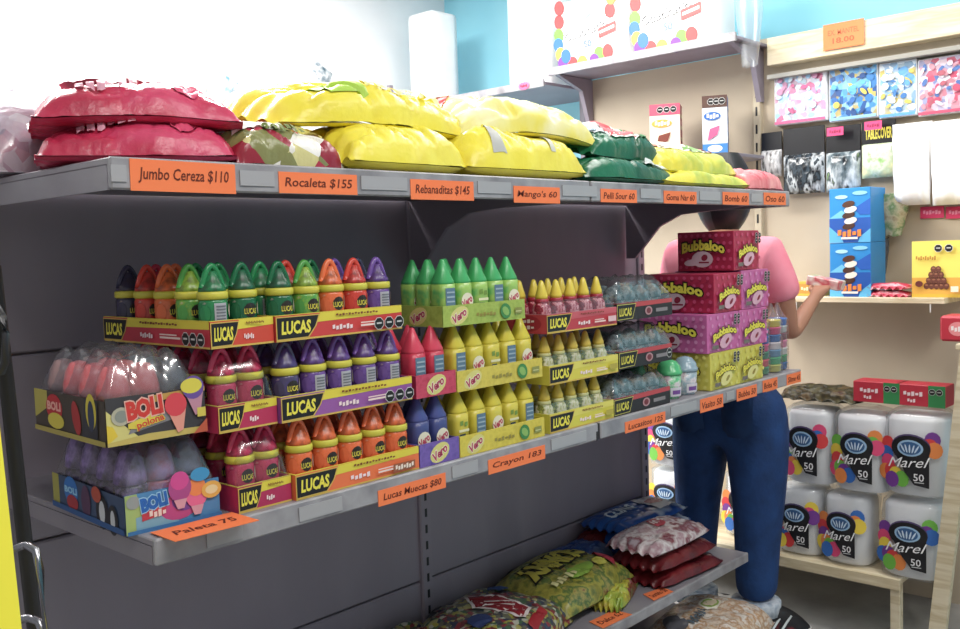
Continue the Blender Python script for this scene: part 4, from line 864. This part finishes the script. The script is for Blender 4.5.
# goods on the pine shelf
def blue_box(z, lab):
    y0, y1 = W(830, 290, 'x', 3.83).y, W(871, 290, 'x', 3.83).y; w = y0-y1; h = .218
    o = thing('biscuit_box', lab, 'box', (3.83, (y0+y1)/2, z), 0, 'blue biscuit boxes')
    b = MB(); b.box(0, .16, -w/2, w/2, 0, h, noisy('sky_card', ['#1f8fd8', '#1f8fd8'], 4, .4), .002); b.build('carton', o)
    p = Print(face((0, w/2, 0), (0,-1,0), (0,0,1), (-1,0,0)), lift=.0006)
    p.rect(0, 0, w, h*.45, '#1558b4'); p.poly([(0, h*.45), (w*.3, h*.6), (w*.55, h*.45)], '#6cc4ec'); p.poly([(w*.6, h*.62), (w, h*.8), (w, h*.5), (w*.75, h*.5)], '#1a5fc0'); p.poly([(0, 0), (0, h*.3), (w*.3, h*.1), (w*.35, 0)], '#58b8ea'); p.poly([(w, 0), (w, h*.25), (w*.75, h*.1), (w*.7, 0)], '#58b8ea')
    p.ell(w*.3, h*.84, .026, .008, '#a8e0f6'); p.ell(w*.75, h*.9, .03, .008, '#8ad4f4')
    for k, c in enumerate(('#4a2c20', '#f0e8dc', '#4a2c20', '#f0e8dc', '#54301f')): p.ell(w*.5+(.004 if k % 2 else -.004), h*.3+k*.022, .026, .013, c, 14, .2)
    p.scrawl('Mamut', w*.5, h*.17, h*.14, '#f08a2a', w*.6, .08, 0, .06, out='#f6e6d8', outw=.06); p.rect(w*.3, h*.06, w*.7, h*.1, '#f0e8e0'); p.build('printed_front', o); return o
blue_box(MSZ+.0005, 'lower blue biscuit box standing on the pine shelf'); blue_box(MSZ+.2195, 'upper blue biscuit box stacked on the other blue one')
o = thing('chocolate_box', 'yellow box with chocolates pictured, on the pine shelf', 'box', (3.84, 0, MSZ+.0005)); ya, yb = W(912, 290, 'x', 3.84).y, W(962, 290, 'x', 3.84).y
o.location.y = (ya+yb)/2; w = ya-yb; h = .215
b = MB(); b.box(0, .12, -w/2, w/2, 0, h, noisy('yellow_card', ['#e8c93a', '#ecd048'], 4, .4), .002); b.build('carton', o)
p = Print(face((0, w/2, 0), (0,-1,0), (0,0,1), (-1,0,0)), lift=.0006); p.rect(0, 0, w, h*.35, '#e0a838'); p.rect(0, h*.35, w, h, '#f0dc58'); p.rect(0, 0, w, h*.06, '#d8b02c')
for r in range(4):
    for k in range(5-r): p.ell(w*(.3+.1*k+.05*r), h*(.2+.1*r), .011, .013, '#6a3a2c', 8); p.ell(w*(.3+.1*k+.05*r), h*(.2+.1*r)+.004, .006, .004, '#9c6448', 6)
p.ell(w*.16, h*.24, .014, .012, '#6a2c28'); p.scrawl('Chocolate', w*.3, h*.7, h*.08, '#b8862a', w*.42, .0, .2); p.seal(w*.55, h*.87, .014); p.seal(w*.76, h*.87, .014); p.rect(w*.8, h*.1, w*.95, h*.2, '#f4ead0'); p.build('printed_front', o)
rp = noisy('red_stick_wrap', ['#b02040', '#d03a58', '#e8c0c8', '#a81c3a'], 20, .3, detail=2, stretch=(1, .4, 3))
for k in range(2): bag('sweet_packet', ['lower red packet lying beside the yellow chocolate box', 'upper red packet lying beside the yellow chocolate box'][k], 'packet', Vector((3.87, W(890, 285, 'x', 3.87).y, MSZ+.001+k*.03)), .09, .165, .024, 0, rp, 60+k, 'red packets on the pine shelf', wr=.005)
o = thing('small_box', 'small yellow box at the far left of the pine shelf', 'box', (3.86, W(810, 284, 'x', 3.86).y, MSZ+.0005), 0); b = MB(); b.box(0, .1, -.06, .06, 0, .06, noisy('mustard_card', ['#d0b03a', '#c8a030'], 6, .4), .002); b.build('carton', o)
p = Print(face((0, .06, 0), (0,-1,0), (0,0,1), (-1,0,0)), lift=.0005); p.rect(.01, .01, .11, .05, '#c08a30'); p.scrawl('GALLETA', .06, .03, .016, '#f0e0b0', .08); p.build('printed_front', o)
o = drape('hanging_pouch', 'brown and green clear pouch hanging above the red packets', 3.97, W(905, 215, 'x', 3.97).y, W(874, 215, 'x', 3.97).y, W(890, 236, 'x', 3.97).z, W(890, 193, 'x', 3.97).z, .08, 5, noisy('pouch_print', ['#8a7a5a', '#b8b090', '#6a8a5a', '#d0ccb8'], 20, .25), 'packet')
o = drape('hanging_pouch', 'dark striped pouch hanging beside the lower blue box', 3.99, W(886, 255, 'x', 3.99).y, W(872, 255, 'x', 3.99).y, W(880, 274, 'x', 3.99).z, W(880, 238, 'x', 3.99).z, .06, 6, noisy('dark_pouch', ['#2c3038', '#5a606a', '#3c4048'], 20, .25, stretch=(4, 6, 1)), 'packet')
# two tall boxes behind the top shelf
def tall_box(u0, u1, zb, zt, side, lab, top, c1, c2, txt, kind):
    ya, yb = W(u0, 130, 'x', 3.80).y, W(u1, 130, 'x', 3.80).y; w = ya-yb; h = zt-zb
    o = thing('sweet_box', lab, 'box', (3.80, (ya+yb)/2, zb), .45, 'tall sweet boxes behind the top shelf')
    b = MB(); b.box(0, .12, -w/2, w/2, 0, h, noisy('tall_card_'+side, [side, side], 4, .4), .002); b.build('carton', o)
    p = Print(face((0, w/2, 0), (0,-1,0), (0,0,1), (-1,0,0)), lift=.0006); p.rect(0, 0, w, h, c1); p.rect(0, h*.8, w, h, top)
    for k in range(3): p.seal(w*(.35+.22*k), h*.9, .014)
    p.ell(w*.4, h*.66, w*.34, h*.07, '#e8a03a' if kind else '#2f6ab8'); p.scrawl(txt, w*.42, h*.66, h*.09, '#f4f0e8', w*.5, .03, .2)
    p.poly([(w*.2, h*.25), (w*.6, h*.35), (w*.7, h*.5), (w*.3, h*.45)], '#7a3a2c' if kind else '#d85a8a'); p.rect(0, 0, w, h*.2, c2); p.ell(w*.5, h*.12, w*.3, h*.06, '#e0dcd8'); p.build('printed_front', o)
    p = Print(face((.0, -w/2, 0), (1,0,0), (0,0,1), (0,-1,0)), lift=.0006)
    for k in range(4): p.rect(.02, h*(.15+.2*k), .1, h*(.22+.2*k), '#c8b890' if kind else '#4a80c0')
    p.build('printed_side', o); return o
ust = MB(); ust.box(3.72, XW-.001, 1.95, 2.95, 1.862, 1.877, gm, .002); ust.build('shelf_board', ws)
tall_box(652, 678, 1.878, 2.135, '#a8324a', 'tall cream and red box standing behind the top shelf', '#d8506c', '#f0e4c8', '#c03a54', 'abcde', True)
tall_box(704, 726, 1.878, 2.14, '#2a5ca8', 'tall blue and white box standing behind the top shelf', '#5a4038', '#d8e0ea', '#3a80c8', 'abcd', False)

# ------------------------------------------------------------------ bench with packs of plates
bn = thing('pine_bench', 'low pine bench along the right wall carrying white packs', 'bench', (0, 0, 0))
BZ = .255; BX = 3.5
b = MB(); b.box(BX, XW-.002, 1.2, 2.9, BZ-.022, BZ, plank, .002); b.build('top', bn)
b = MB(); b.box(BX-.012, BX, 1.2, 2.9, BZ-.042, BZ-.001, plank, .002); b.build('front_rail', bn)
for y in (1.205, 2.86):
    for x in (BX+.005, XW-.05): MB().box(x, x+.035, y, y+.035, 0, BZ-.0225, plank, .002).build('leg', bn)
PF = clear('pack_film', .07, '#f4f6f8', .15, .10)
def marel(yc, z, x, w, h, lab, seed, lean=0, vary=0):
    o = thing('plate_pack', lab, 'pack', (x, yc, z), 0, 'white packs with black balloon labels on the bench')
    r = w/2
    foam = noisy('white_foam', ['#f0f0f1', '#fafafa', '#f4f4f5'], 5, .5)
    b = MB(); b.lathe([(r*.86,.004),(r*.93,.012),(r*.93,h*.5),(r*.92,h*.9),(r*.84,h*.96)], foam, 28, (r, 0, 0), 3.2)
    for k in range(12): pass
    b.build('plate_stack', o)
    b = MB()
    def f(u, v):
        a = u*PI; t = (v+1)/2; ca, sa = math.cos(a), math.sin(a); q = (abs(ca)**3.2+abs(sa)**3.2)**(-1/3.2)
        rr = r*q*(1.0 if t < .93 else max(.3, 1-(t-.93)*9))*(1+.05*noise.noise(Vector((ca*2.2, sa*2.2, t*5+seed))))
        return (r+rr*ca, rr*sa, .002+t*h*1.06)
    b.grid(f, 40, 20, PF); b.build('clear_wrap', o)
    cw = w*.84
    off = .25*w*vary
    def fn(s, t, k): return Vector((.0*w+.11*w*((s/(w*.5))**2)-.004*w-k*1.5-.004, -s, t))
    p = Print(fn, lift=.001, step=.0006); rnd = random.Random(seed)
    hh = h
    for a, c_, k in ((-.36, .62, 3), (-.38, .5, 5), (-.36, .4, 2), (-.4, .28, 1), (-.3, .3, 3), (-.22, .26, 6), (-.12, .22, 4), (-.28, .2, 0), (.34, .72, 0), (.3, .64, 3), (.37, .6, 1)):
        p.ell((a+off)*w, c_*hh, .026, .03, BAL[(k+seed) % 7], 12)
    B = '#17161b'
    p.ell(off*w+.02*w, .62*hh, .3*w, .16*hh, '#5a4a7a', 20); p.ell(off*w+.02*w, .6*hh, .3*w, .16*hh, B, 20)
    p.poly([(off*w-.25*w, .56*hh), (off*w-.05*w, .30*hh), (off*w+.08*w, .17*hh), (off*w+.3*w, .14*hh), (off*w+.3*w, .56*hh)], B)
    p.ell(off*w+.02*w, .61*hh, .2*w, .10*hh, '#9fc4e4', 18); p.ell(off*w+.02*w, .61*hh, .165*w, .078*hh, '#2f5f94', 18)
    for k in range(5): p.ell(off*w+.02*w+(k-2)*.055*w, .605*hh, .014*w, .055*hh, '#cfe2f2', 8, (2-k)*.25)
    p.text('Marel', off*w, .44*hh, .12*hh, '#f4f4f6', .66*w, .0, .45, .08); p.text('50', off*w+.16*w, .27*hh, .09*hh, '#e8e8ea', None, .01); p.rect(off*w+.1*w, .205*hh, off*w+.24*w, .215*hh, '#c8c8cc')
    p.build('printed_label', o)
    return o
def yb(u, x=3.54): return W(u, 500, 'x', x).y
marel(yb(911), BZ+.001, 3.503, .225, .285, 'white plate pack on the bench, bottom row at the right', 1)
marel(yb(845), BZ+.001, 3.52, .19, .27, 'white plate pack on the bench, bottom row in the middle', 2, vary=-.9)
marel(yb(796), BZ+.001, 3.53, .20, .27, 'white plate pack with dark label, bottom row behind the jeans', 3)
marel(yb(914), BZ+.304, 3.515, .225, .30, 'white plate pack in upper row at the right', 4, vary=-.3)
marel(yb(859), BZ+.289, 3.52, .205, .30, 'white plate pack in the middle of the upper row', 5, vary=-.1)
marel(yb(807), BZ+.289, 3.53, .20, .30, 'white plate pack in upper row next to the person', 6, vary=-.9)
marel(yb(664), BZ+.001, 3.56, .21, .25, 'white plate pack seen between gondola and jeans, lower one', 7)
marel(yb(664), BZ+.268, 3.56, .21, .26, 'white plate pack seen between gondola and jeans, upper one', 8)
marel(yb(735), BZ+.001, 3.60, .20, .27, 'white plate pack on the bench mostly hidden by the jeans', 9)
# dark packs on top of the upper row, and two little cartons
def at_bench(u): return W(u, 400, 'x', 3.62).y
for u, lab in ((881, 'small red and green carton lying left on top of white packs'), (925, 'small red and green carton lying right on top of white packs')):
    y = at_bench(u); o = thing('small_box', lab, 'box', (3.57, y, BZ+.306+.322), 0, 'small red and green cartons'); b = MB(); b.box(0, .1, -.085, .085, 0, .078, noisy('red_card', ['#c0273c', '#c82f44'], 4, .45), .002); b.build('carton', o)
    p = Print(face((0, .085, 0), (0,-1,0), (0,0,1), (-1,0,0)), lift=.0006); p.rect(.112, 0, .17, .078, '#2f8a4c'); p.seal(.125, .055, .011); p.seal(.15, .055, .011); p.scrawl('ROLLO', .06, .045, .018, '#f0d8dc', .07); p.scrawl('100', .055, .02, .014, '#f0d8dc', .03); p.build('printed_front', o)
DRK = noisy('olive_brown_bags', ['#3a3a24', '#5a5432', '#2c2a1e', '#6a5a3a', '#4a2c24'], 18, .35, bump=.5)
bag('snack_bag', 'dark olive bag lying on the white packs by the person', 'snack bag', Vector((3.66, at_bench(822)-.0, BZ+.29+.322)), .2, .33, .05, 0, DRK, 70, None, wr=.014)
# leaning pine post and loose film at the right edge
o = thing('pine_post', 'upright pine post at the right edge beside the bench', 'post', (0, 0, 0)); a0, a1 = W(937, 629, 'x', 3.47), W(963, 400, 'x', 3.47)
d = (a1-a0); a0 = a0-d*(a0.z/d.z); top_ = a0+d*(1.1/d.z)
b = MB(); q = []; wv = .055
vs = [(a0.x, a0.y+wv/2, 0), (a0.x, a0.y-wv/2, 0), (a0.x+.03, a0.y-wv/2, 0), (a0.x+.03, a0.y+wv/2, 0)]; vs += [(top_.x+(v[0]-a0.x), top_.y+(v[1]-a0.y), top_.z) for v in vs]
b.add(vs, [(3,2,1,0),(4,5,6,7),(0,1,5,4),(1,2,6,5),(2,3,7,6),(3,0,4,7)], plank); b.build('post', o)
b = MB(); b.box(3.485, 4.05, top_.y-.35, top_.y+.045, 1.105, 1.125, plank, .002); b.build('shelf_board', o)
q = W(956, 334, 'x', 3.6); o = thing('sweet_packet', 'red packet at the right picture edge on a pine board', 'packet', (3.55, q.y-.03, 1.1255)); b = MB(); b.box(0, .12, -.07, .07, 0, .09, noisy('red_card', ['#c0273c'], 4, .45), .008); b.build('packet', o)
p = Print(face((0, .07, 0), (0,-1,0), (0,0,1), (-1,0,0)), lift=.0006); p.ell(.06, .045, .03, .025, '#e88a90'); p.scrawl('RICO', .06, .045, .02, '#f4e8e8', .045, .03); p.build('printed_front', o)

# ------------------------------------------------------------------ small hanging things on the far wall
for (u, v), c, lab in (((194, 86), '#b8b09a', 'small pale packet dangling against the white wall, left one'), ((221, 90), '#4f7a94', 'small round blue packet dangling against the white wall'), ((318, 80), '#3c5866', 'small dark blue packet dangling above the yellow bags')):
    q = W(u, v, 'y', 4.2); o = thing('hanging_packet', lab, 'packet', q, 0, 'little packets on the back wall')
    b = MB(); b.grid(lambda a, e: (.07*a, -.03*(max(0, 1-a*a)*max(0, 1-e*e))**.5, .09*e), 10, 10, noisy('dangling_'+c, [c, '#c8ccd0', c], 20, .4)); b.grid(lambda a, e: (-.07*a, .002, .09*e), 1, 1, col(c)); b.build('pouch', o); o.rotation_euler.y = .5
    b = MB(); b.tube([(0, .002, .08), (0, .02, .10), (0, .049, .10)], .003, col('#9a9a9a', .4)); b.build('hook', o)

# ------------------------------------------------------------------ foreground at the left edge
def Dp(u, v, d): r = ray(u, v); return CAM+r*(d/FOC)
o = thing('yellow_panel', 'bright yellow panel edge at the far left foreground', 'panel', (0, 0, 0))
A, B_ = Dp(-3, 400, .62), Dp(23, 640, .62); dirn = (A-B_).normalized(); back = Vector((-.25, .35, 0)).normalized(); lf = Vector((-.7, -.1, 0)).normalized()
b = MB(); v0 = B_-dirn*((B_.z-.001)/dirn.z); v1 = A+dirn*.0; w_ = lf*.25; t_ = back*.02
vs = [v0, v1, v1+w_, v0+w_]; vs += [v+t_ for v in vs]
b.add(vs, [(0,1,2,3),(7,6,5,4),(0,4,5,1),(1,5,6,2),(2,6,7,3),(3,7,4,0)], noisy('yellow_board', ['#fff200', '#fff200'], 3, .6)); b.build('board', o)
blk = col('#26262b', .35)
o = thing('display_rack', 'black metal rack post with wire loops at left edge', 'rack', (0, 0, 0))
b = MB(); p0, p1 = Dp(-3, 300, .95), Dp(36, 640, .95); dr = (p1-p0); b.tube([p0-dr*.1, p1+dr*(p1.z/-dr.z if dr.z < 0 else 0)], 0.0075, blk, 10); b.build('post', o)
b = MB()
L_ = [Dp(16, 548, .93), Dp(27, 545, .92), Dp(36, 551, .91), Dp(40, 570, .91), Dp(46, 640, .91), Dp(50, 700, .91)]
b.tube(L_, .004, col('#8a8a90', .25, 1), 8); b.build('wire_loop', o)
b = MB(); L_ = [Dp(18, 620, .93), Dp(30, 618, .92), Dp(39, 622, .91), Dp(45, 640, .91), Dp(52, 700, .91)]; b.tube(L_, .004, col('#8a8a90', .25, 1), 8); b.build('wire_loop', o)
b = MB(); L_ = [Dp(-6, 303, .95), Dp(3, 318, .93), Dp(6, 334, .93), Dp(5, 362, .93), Dp(1, 372, .94)]; b.tube(L_, .004, blk, 8); b.build('hook', o)

# ------------------------------------------------------------------ person
def skin(name, pts, edges, mt, parent, root=0, lv=2):
    me = bpy.data.meshes.new(name); me.from_pydata([p[0] for p in pts], edges, []); me.materials.append(mt)
    o = bpy.data.objects.new(name, me); C.objects.link(o); 
    if parent: o.parent = parent
    md = o.modifiers.new('skin', 'SKIN'); md.use_smooth_shade = True
    sv = me.skin_vertices[0].data if me.skin_vertices else None
    if sv is None:
        me.attributes  # layer is created with the modifier
    for i, p in enumerate(pts):
        r = p[1]; r = (r, r) if not isinstance(r, tuple) else r
        me.skin_vertices[0].data[i].radius = r; me.skin_vertices[0].data[i].use_root = (i == root)
    s = o.modifiers.new('smooth', 'SUBSURF'); s.levels = lv; s.render_levels = lv
    return o
per = thing('person', 'person in pink shirt and blue jeans, seen from behind, holding a packet', 'person', (0, 0, 0))
skm = noisy('skin', ['#a8755c', '#b58168'], 8, .5)
X0 = 3.30
cy_ = 1.76
# body: 0 pelvis,1 waist,2 chest,3 upper chest,4 neck,5 head low,6 head
bp = [((X0, cy_, .93), (.14, .17)), ((X0, cy_, 1.08), (.12, .14)), ((X0, cy_+.01, 1.28), (.12, .16)), ((X0, cy_+.02, 1.43), (.09, .13)), ((X0+.01, cy_+.03, 1.54), .052), ((X0+.03, cy_+.03, 1.61), .075), ((X0+.04, cy_+.03, 1.70), .09), ((X0+.03, cy_+.03, 1.77), .06),
      ((X0+.0, cy_-.17, 1.455), .06), ((X0+.02, cy_-.205, 1.29), .047), ((X0+.05, cy_-.215, 1.145), .040), ((X0+.15, cy_-.225, 1.215), .032), ((X0+.235, cy_-.232, 1.275), .024), ((X0+.285, cy_-.232, 1.30), .028),
      ((X0+.0, cy_+.21, 1.455), .06), ((X0+.05, cy_+.25, 1.29), .05), ((X0+.10, cy_+.24, 1.14), .042), ((X0+.22, cy_+.17, 1.19), .034), ((X0+.29, cy_+.13, 1.22), .028),
      ((X0, cy_-.1, .88), .11), ((X0+.02, cy_-.09, .50), .065), ((X0+.0, cy_-.08, .12), .042), ((X0+.0, cy_+.14, .88), .11), ((X0+.02, cy_+.16, .50), .065), ((X0-.0, cy_+.17, .12), .042)]
be = [(0,1),(1,2),(2,3),(3,4),(4,5),(5,6),(6,7),(3,8),(8,9),(9,10),(10,11),(11,12),(12,13),(3,14),(14,15),(15,16),(16,17),(17,18),(0,19),(19,20),(20,21),(0,22),(22,23),(23,24)]
# fingers and thumbs
def hand(root, base, fwd, side, upv):
    fwd, side, upv = Vector(fwd).normalized(), Vector(side).normalized(), Vector(upv).normalized()
    for k in range(4):
        off = side*((k-1.5)*.019); L = (.026, .031, .029, .022)[k]
        a = base+off+fwd*.022; p1_ = a+fwd*L; p2_ = p1_+(fwd*.55-upv*.6)*L*.8; i = len(bp)
        bp.extend([(a, .0095), (p1_, .0085), (p2_, .0075)]); be.extend([(root, i), (i, i+1), (i+1, i+2)])
    a = base-side*.024-fwd*.008; p1_ = a-side*.018+fwd*.018; p2_ = p1_+fwd*.022+upv*.004; i = len(bp)
    bp.extend([(a, .011), (p1_, .0095), (p2_, .008)]); be.extend([(root, i), (i, i+1), (i+1, i+2)])
hand(13, Vector((X0+.285, cy_-.232, 1.30)), (.8, 0, .5), (0, -1, 0), (-.5, 0, .8))
hand(18, Vector((X0+.29, cy_+.13, 1.22)), (.9, -.2, .2), (0, 1, 0), (-.2, 0, 1))
body = skin('body', bp, be, skm, per, 0)
tee = noisy('pink_cotton', ['#f2869c', '#f592a6', '#ee7c94'], 5, .85, bump=.15, bscale=14)
tp = [((X0, cy_, .95), (.155, .19)), ((X0, cy_, 1.10), (.14, .17)), ((X0, cy_+.01, 1.28), (.14, .185)), ((X0, cy_+.02, 1.42), (.115, .17)), ((X0+.005, cy_+.028, 1.505), (.065, .075)), ((X0, cy_-.155, 1.45), .085), ((X0+.015, cy_-.195, 1.335), .078), ((X0+.025, cy_-.205, 1.265), .074), ((X0, cy_+.205, 1.45), .088), ((X0+.03, cy_+.25, 1.335), .08), ((X0+.05, cy_+.26, 1.265), .078)]
skin('shirt', tp, [(0,1),(1,2),(2,3),(3,4),(3,5),(5,6),(6,7),(3,8),(8,9),(9,10)], tee, per, 2)
denim = noisy('blue_denim', ['#103566', '#153f78', '#184784'], 12, .8, bump=.25, bscale=60)
jp = [((X0, cy_, 1.0), (.15, .19)), ((X0, cy_, .90), (.165, .2)), ((X0+.0, cy_-.105, .80), .14), ((X0+.02, cy_-.098, .52), .105), ((X0+.03, cy_-.085, .32), .09), ((X0+.03, cy_-.078, .11), .082), ((X0, cy_+.125, .80), .135), ((X0+.02, cy_+.16, .52), .098), ((X0+.02, cy_+.17, .32), .085), ((X0+.01, cy_+.175, .13), .08)]
skin('jeans', jp, [(0,1),(1,2),(2,3),(3,4),(4,5),(1,6),(6,7),(7,8),(8,9)], denim, per, 1)
for yy in (-.1, .1):
    b = MB(); b.grid(lambda u, v, yy=yy: (X0-.166-.012*(1-u*u)+.012*abs(v)**2+.05*u*u*.4, cy_+yy+u*.062, .86+v*.075*(1 if abs(u) < .6 or v > -.5 else .8)), 8, 8, noisy('pocket_denim', ['#123c70', '#0e305c'], 20, .85)); b.build('back_pocket', per)
for nm, c, r in (('cuff', (X0+.03, cy_-.078, .068), .094), ('cuff', (X0+.01, cy_+.175, .068), .09)):
    b = MB(); b.lathe([(r*.8, .0), (r*.98, .004), (r*1.0, .05), (r*.93, .056)], noisy('pale_denim', ['#8fa4bc', '#c8d2dc', '#7088a4'], 20, .85), 20, c); b.build('cuff', per)
hair = noisy('dark_hair', ['#0c0d12', '#15161e'], 30, .45)
b = MB()
def hr(u, v):
    a = u*PI; t = (v+1)/2; r = (.115*math.sin(PI*(.08+.8*t))**.6)*(1+.05*noise.noise(Vector((math.cos(a)*4, math.sin(a)*4, t*3))))
    return (X0+.02+r*math.cos(a), cy_+.03+r*math.sin(a)*.95, 1.535+.30*t)
b.grid(hr, 28, 16, hair); b.build('hair', per)
def shoe(x, y, ang):
    o = bpy.data.objects.new('shoe', None); C.objects.link(o); o.parent = per; o.location = (x, y, 0); o.rotation_euler.z = ang
    b = MB()
    def sole(u, v): return 0
    n = 24; pts = []
    for i in range(n):
        a = 2*PI*i/n; pts.append((.06+.13*math.cos(a), .045*math.sin(a)*(1+.15*math.cos(a))))
    b.prism(pts, .001, .022, col('#e4e2e0', .5), 'z'); b.build('sole', o)
    b = MB(); ud = noisy('black_mesh', ['#141518', '#1c1d22', '#b02838'], 14, .6, pos=[.3, .6, .75])
    def up(u, v):
        a = u*PI; t = (v+1)/2; k = (1-t*t)**.5 if t < 1 else 0
        rx = .126*(.35+.65*k); cx_ = .06-.055*t; ry = .043*(.5+.5*k)
        return (cx_+rx*math.cos(a), ry*math.sin(a)*(1+.15*math.cos(a)), .022+.085*t)
    b.grid(up, 24, 10, ud); b.build('upper', o)
    b = MB()
    for k in range(5): b.tube([(.06+k*.018, -.026+.002*k, .088-k*.009), (.064+k*.018, 0, .098-k*.009), (.06+k*.018, .026-.002*k, .088-k*.009)], .004, col('#c8e4e8', .7), 6)
    b.build('laces', o)
    b = MB()
    for sgn in (-1, 1):
        for k in range(3): b.tube([(.0+.035*k, sgn*.047, .024), (.02+.035*k, sgn*.043, .055), (.05+.03*k, sgn*.026, .086-.006*k)], .0045, col('#dfe8ea', .6), 6)
    b.build('side_stripes', o)
    b = MB(); b.prism([(p_[0]*1.02-.001, p_[1]*1.04) for p_ in pts], .006, .013, col('#c0303c', .5), 'z'); b.build('sole_band', o); return o
shoe(X0+.02, cy_-.10, -.95); shoe(X0-.0, cy_+.175, .1)
o = thing('sweet_packet', 'small white and red packet held in the right hand', 'packet', (X0+.335, cy_-.232, 1.318), 0)
b = MB(); b.box(-.035, .035, -.065, .065, -.008, .03, noisy('held_pack', ['#d8c8c0', '#c8505c', '#e4dcd4', '#7a9a5a'], 14, .3, detail=2), .004); b.build('packet', o); o.rotation_euler.x = .2

# ------------------------------------------------------------------ light
w = bpy.data.worlds.new('world'); SC.world = w; w.use_nodes = True
w.node_tree.nodes['Background'].inputs[0].default_value = (.95, .97, 1, 1); w.node_tree.nodes['Background'].inputs[1].default_value = .45
def area(name, loc, rot, sx, sy, e, c=(1, .97, .93)):
    l = bpy.data.lights.new(name, 'AREA'); l.shape = 'RECTANGLE'; l.size = sx; l.size_y = sy; l.energy = e; l.color = c
    o = bpy.data.objects.new(name, l); C.objects.link(o); o.location = loc; o.rotation_euler = rot; return o
for k in range(3): area('ceiling_tube_front_aisle', (.3+1.1*k, .05-.25*k, 3.15), (0, 0, .3), .9, .12, 21)
area('ceiling_light_rear_aisle', (1.6, 3.2, 3.15), (0, 0, 0), 2.4, .5, 190)
area('ceiling_light_right_aisle', (3.2, 1.6, 3.15), (0, 0, 0), .3, 2.4, 42)
SC.view_settings.view_transform = 'Standard'; SC.view_settings.look = 'None'; SC.view_settings.gamma = 1; SC.view_settings.exposure = 0
SC.view_settings.use_curve_mapping = False
SC.cycles.use_denoising = True
SC.cycles.max_bounces = 8; SC.cycles.transparent_max_bounces = 24
SC.cycles.sample_clamp_indirect = 6
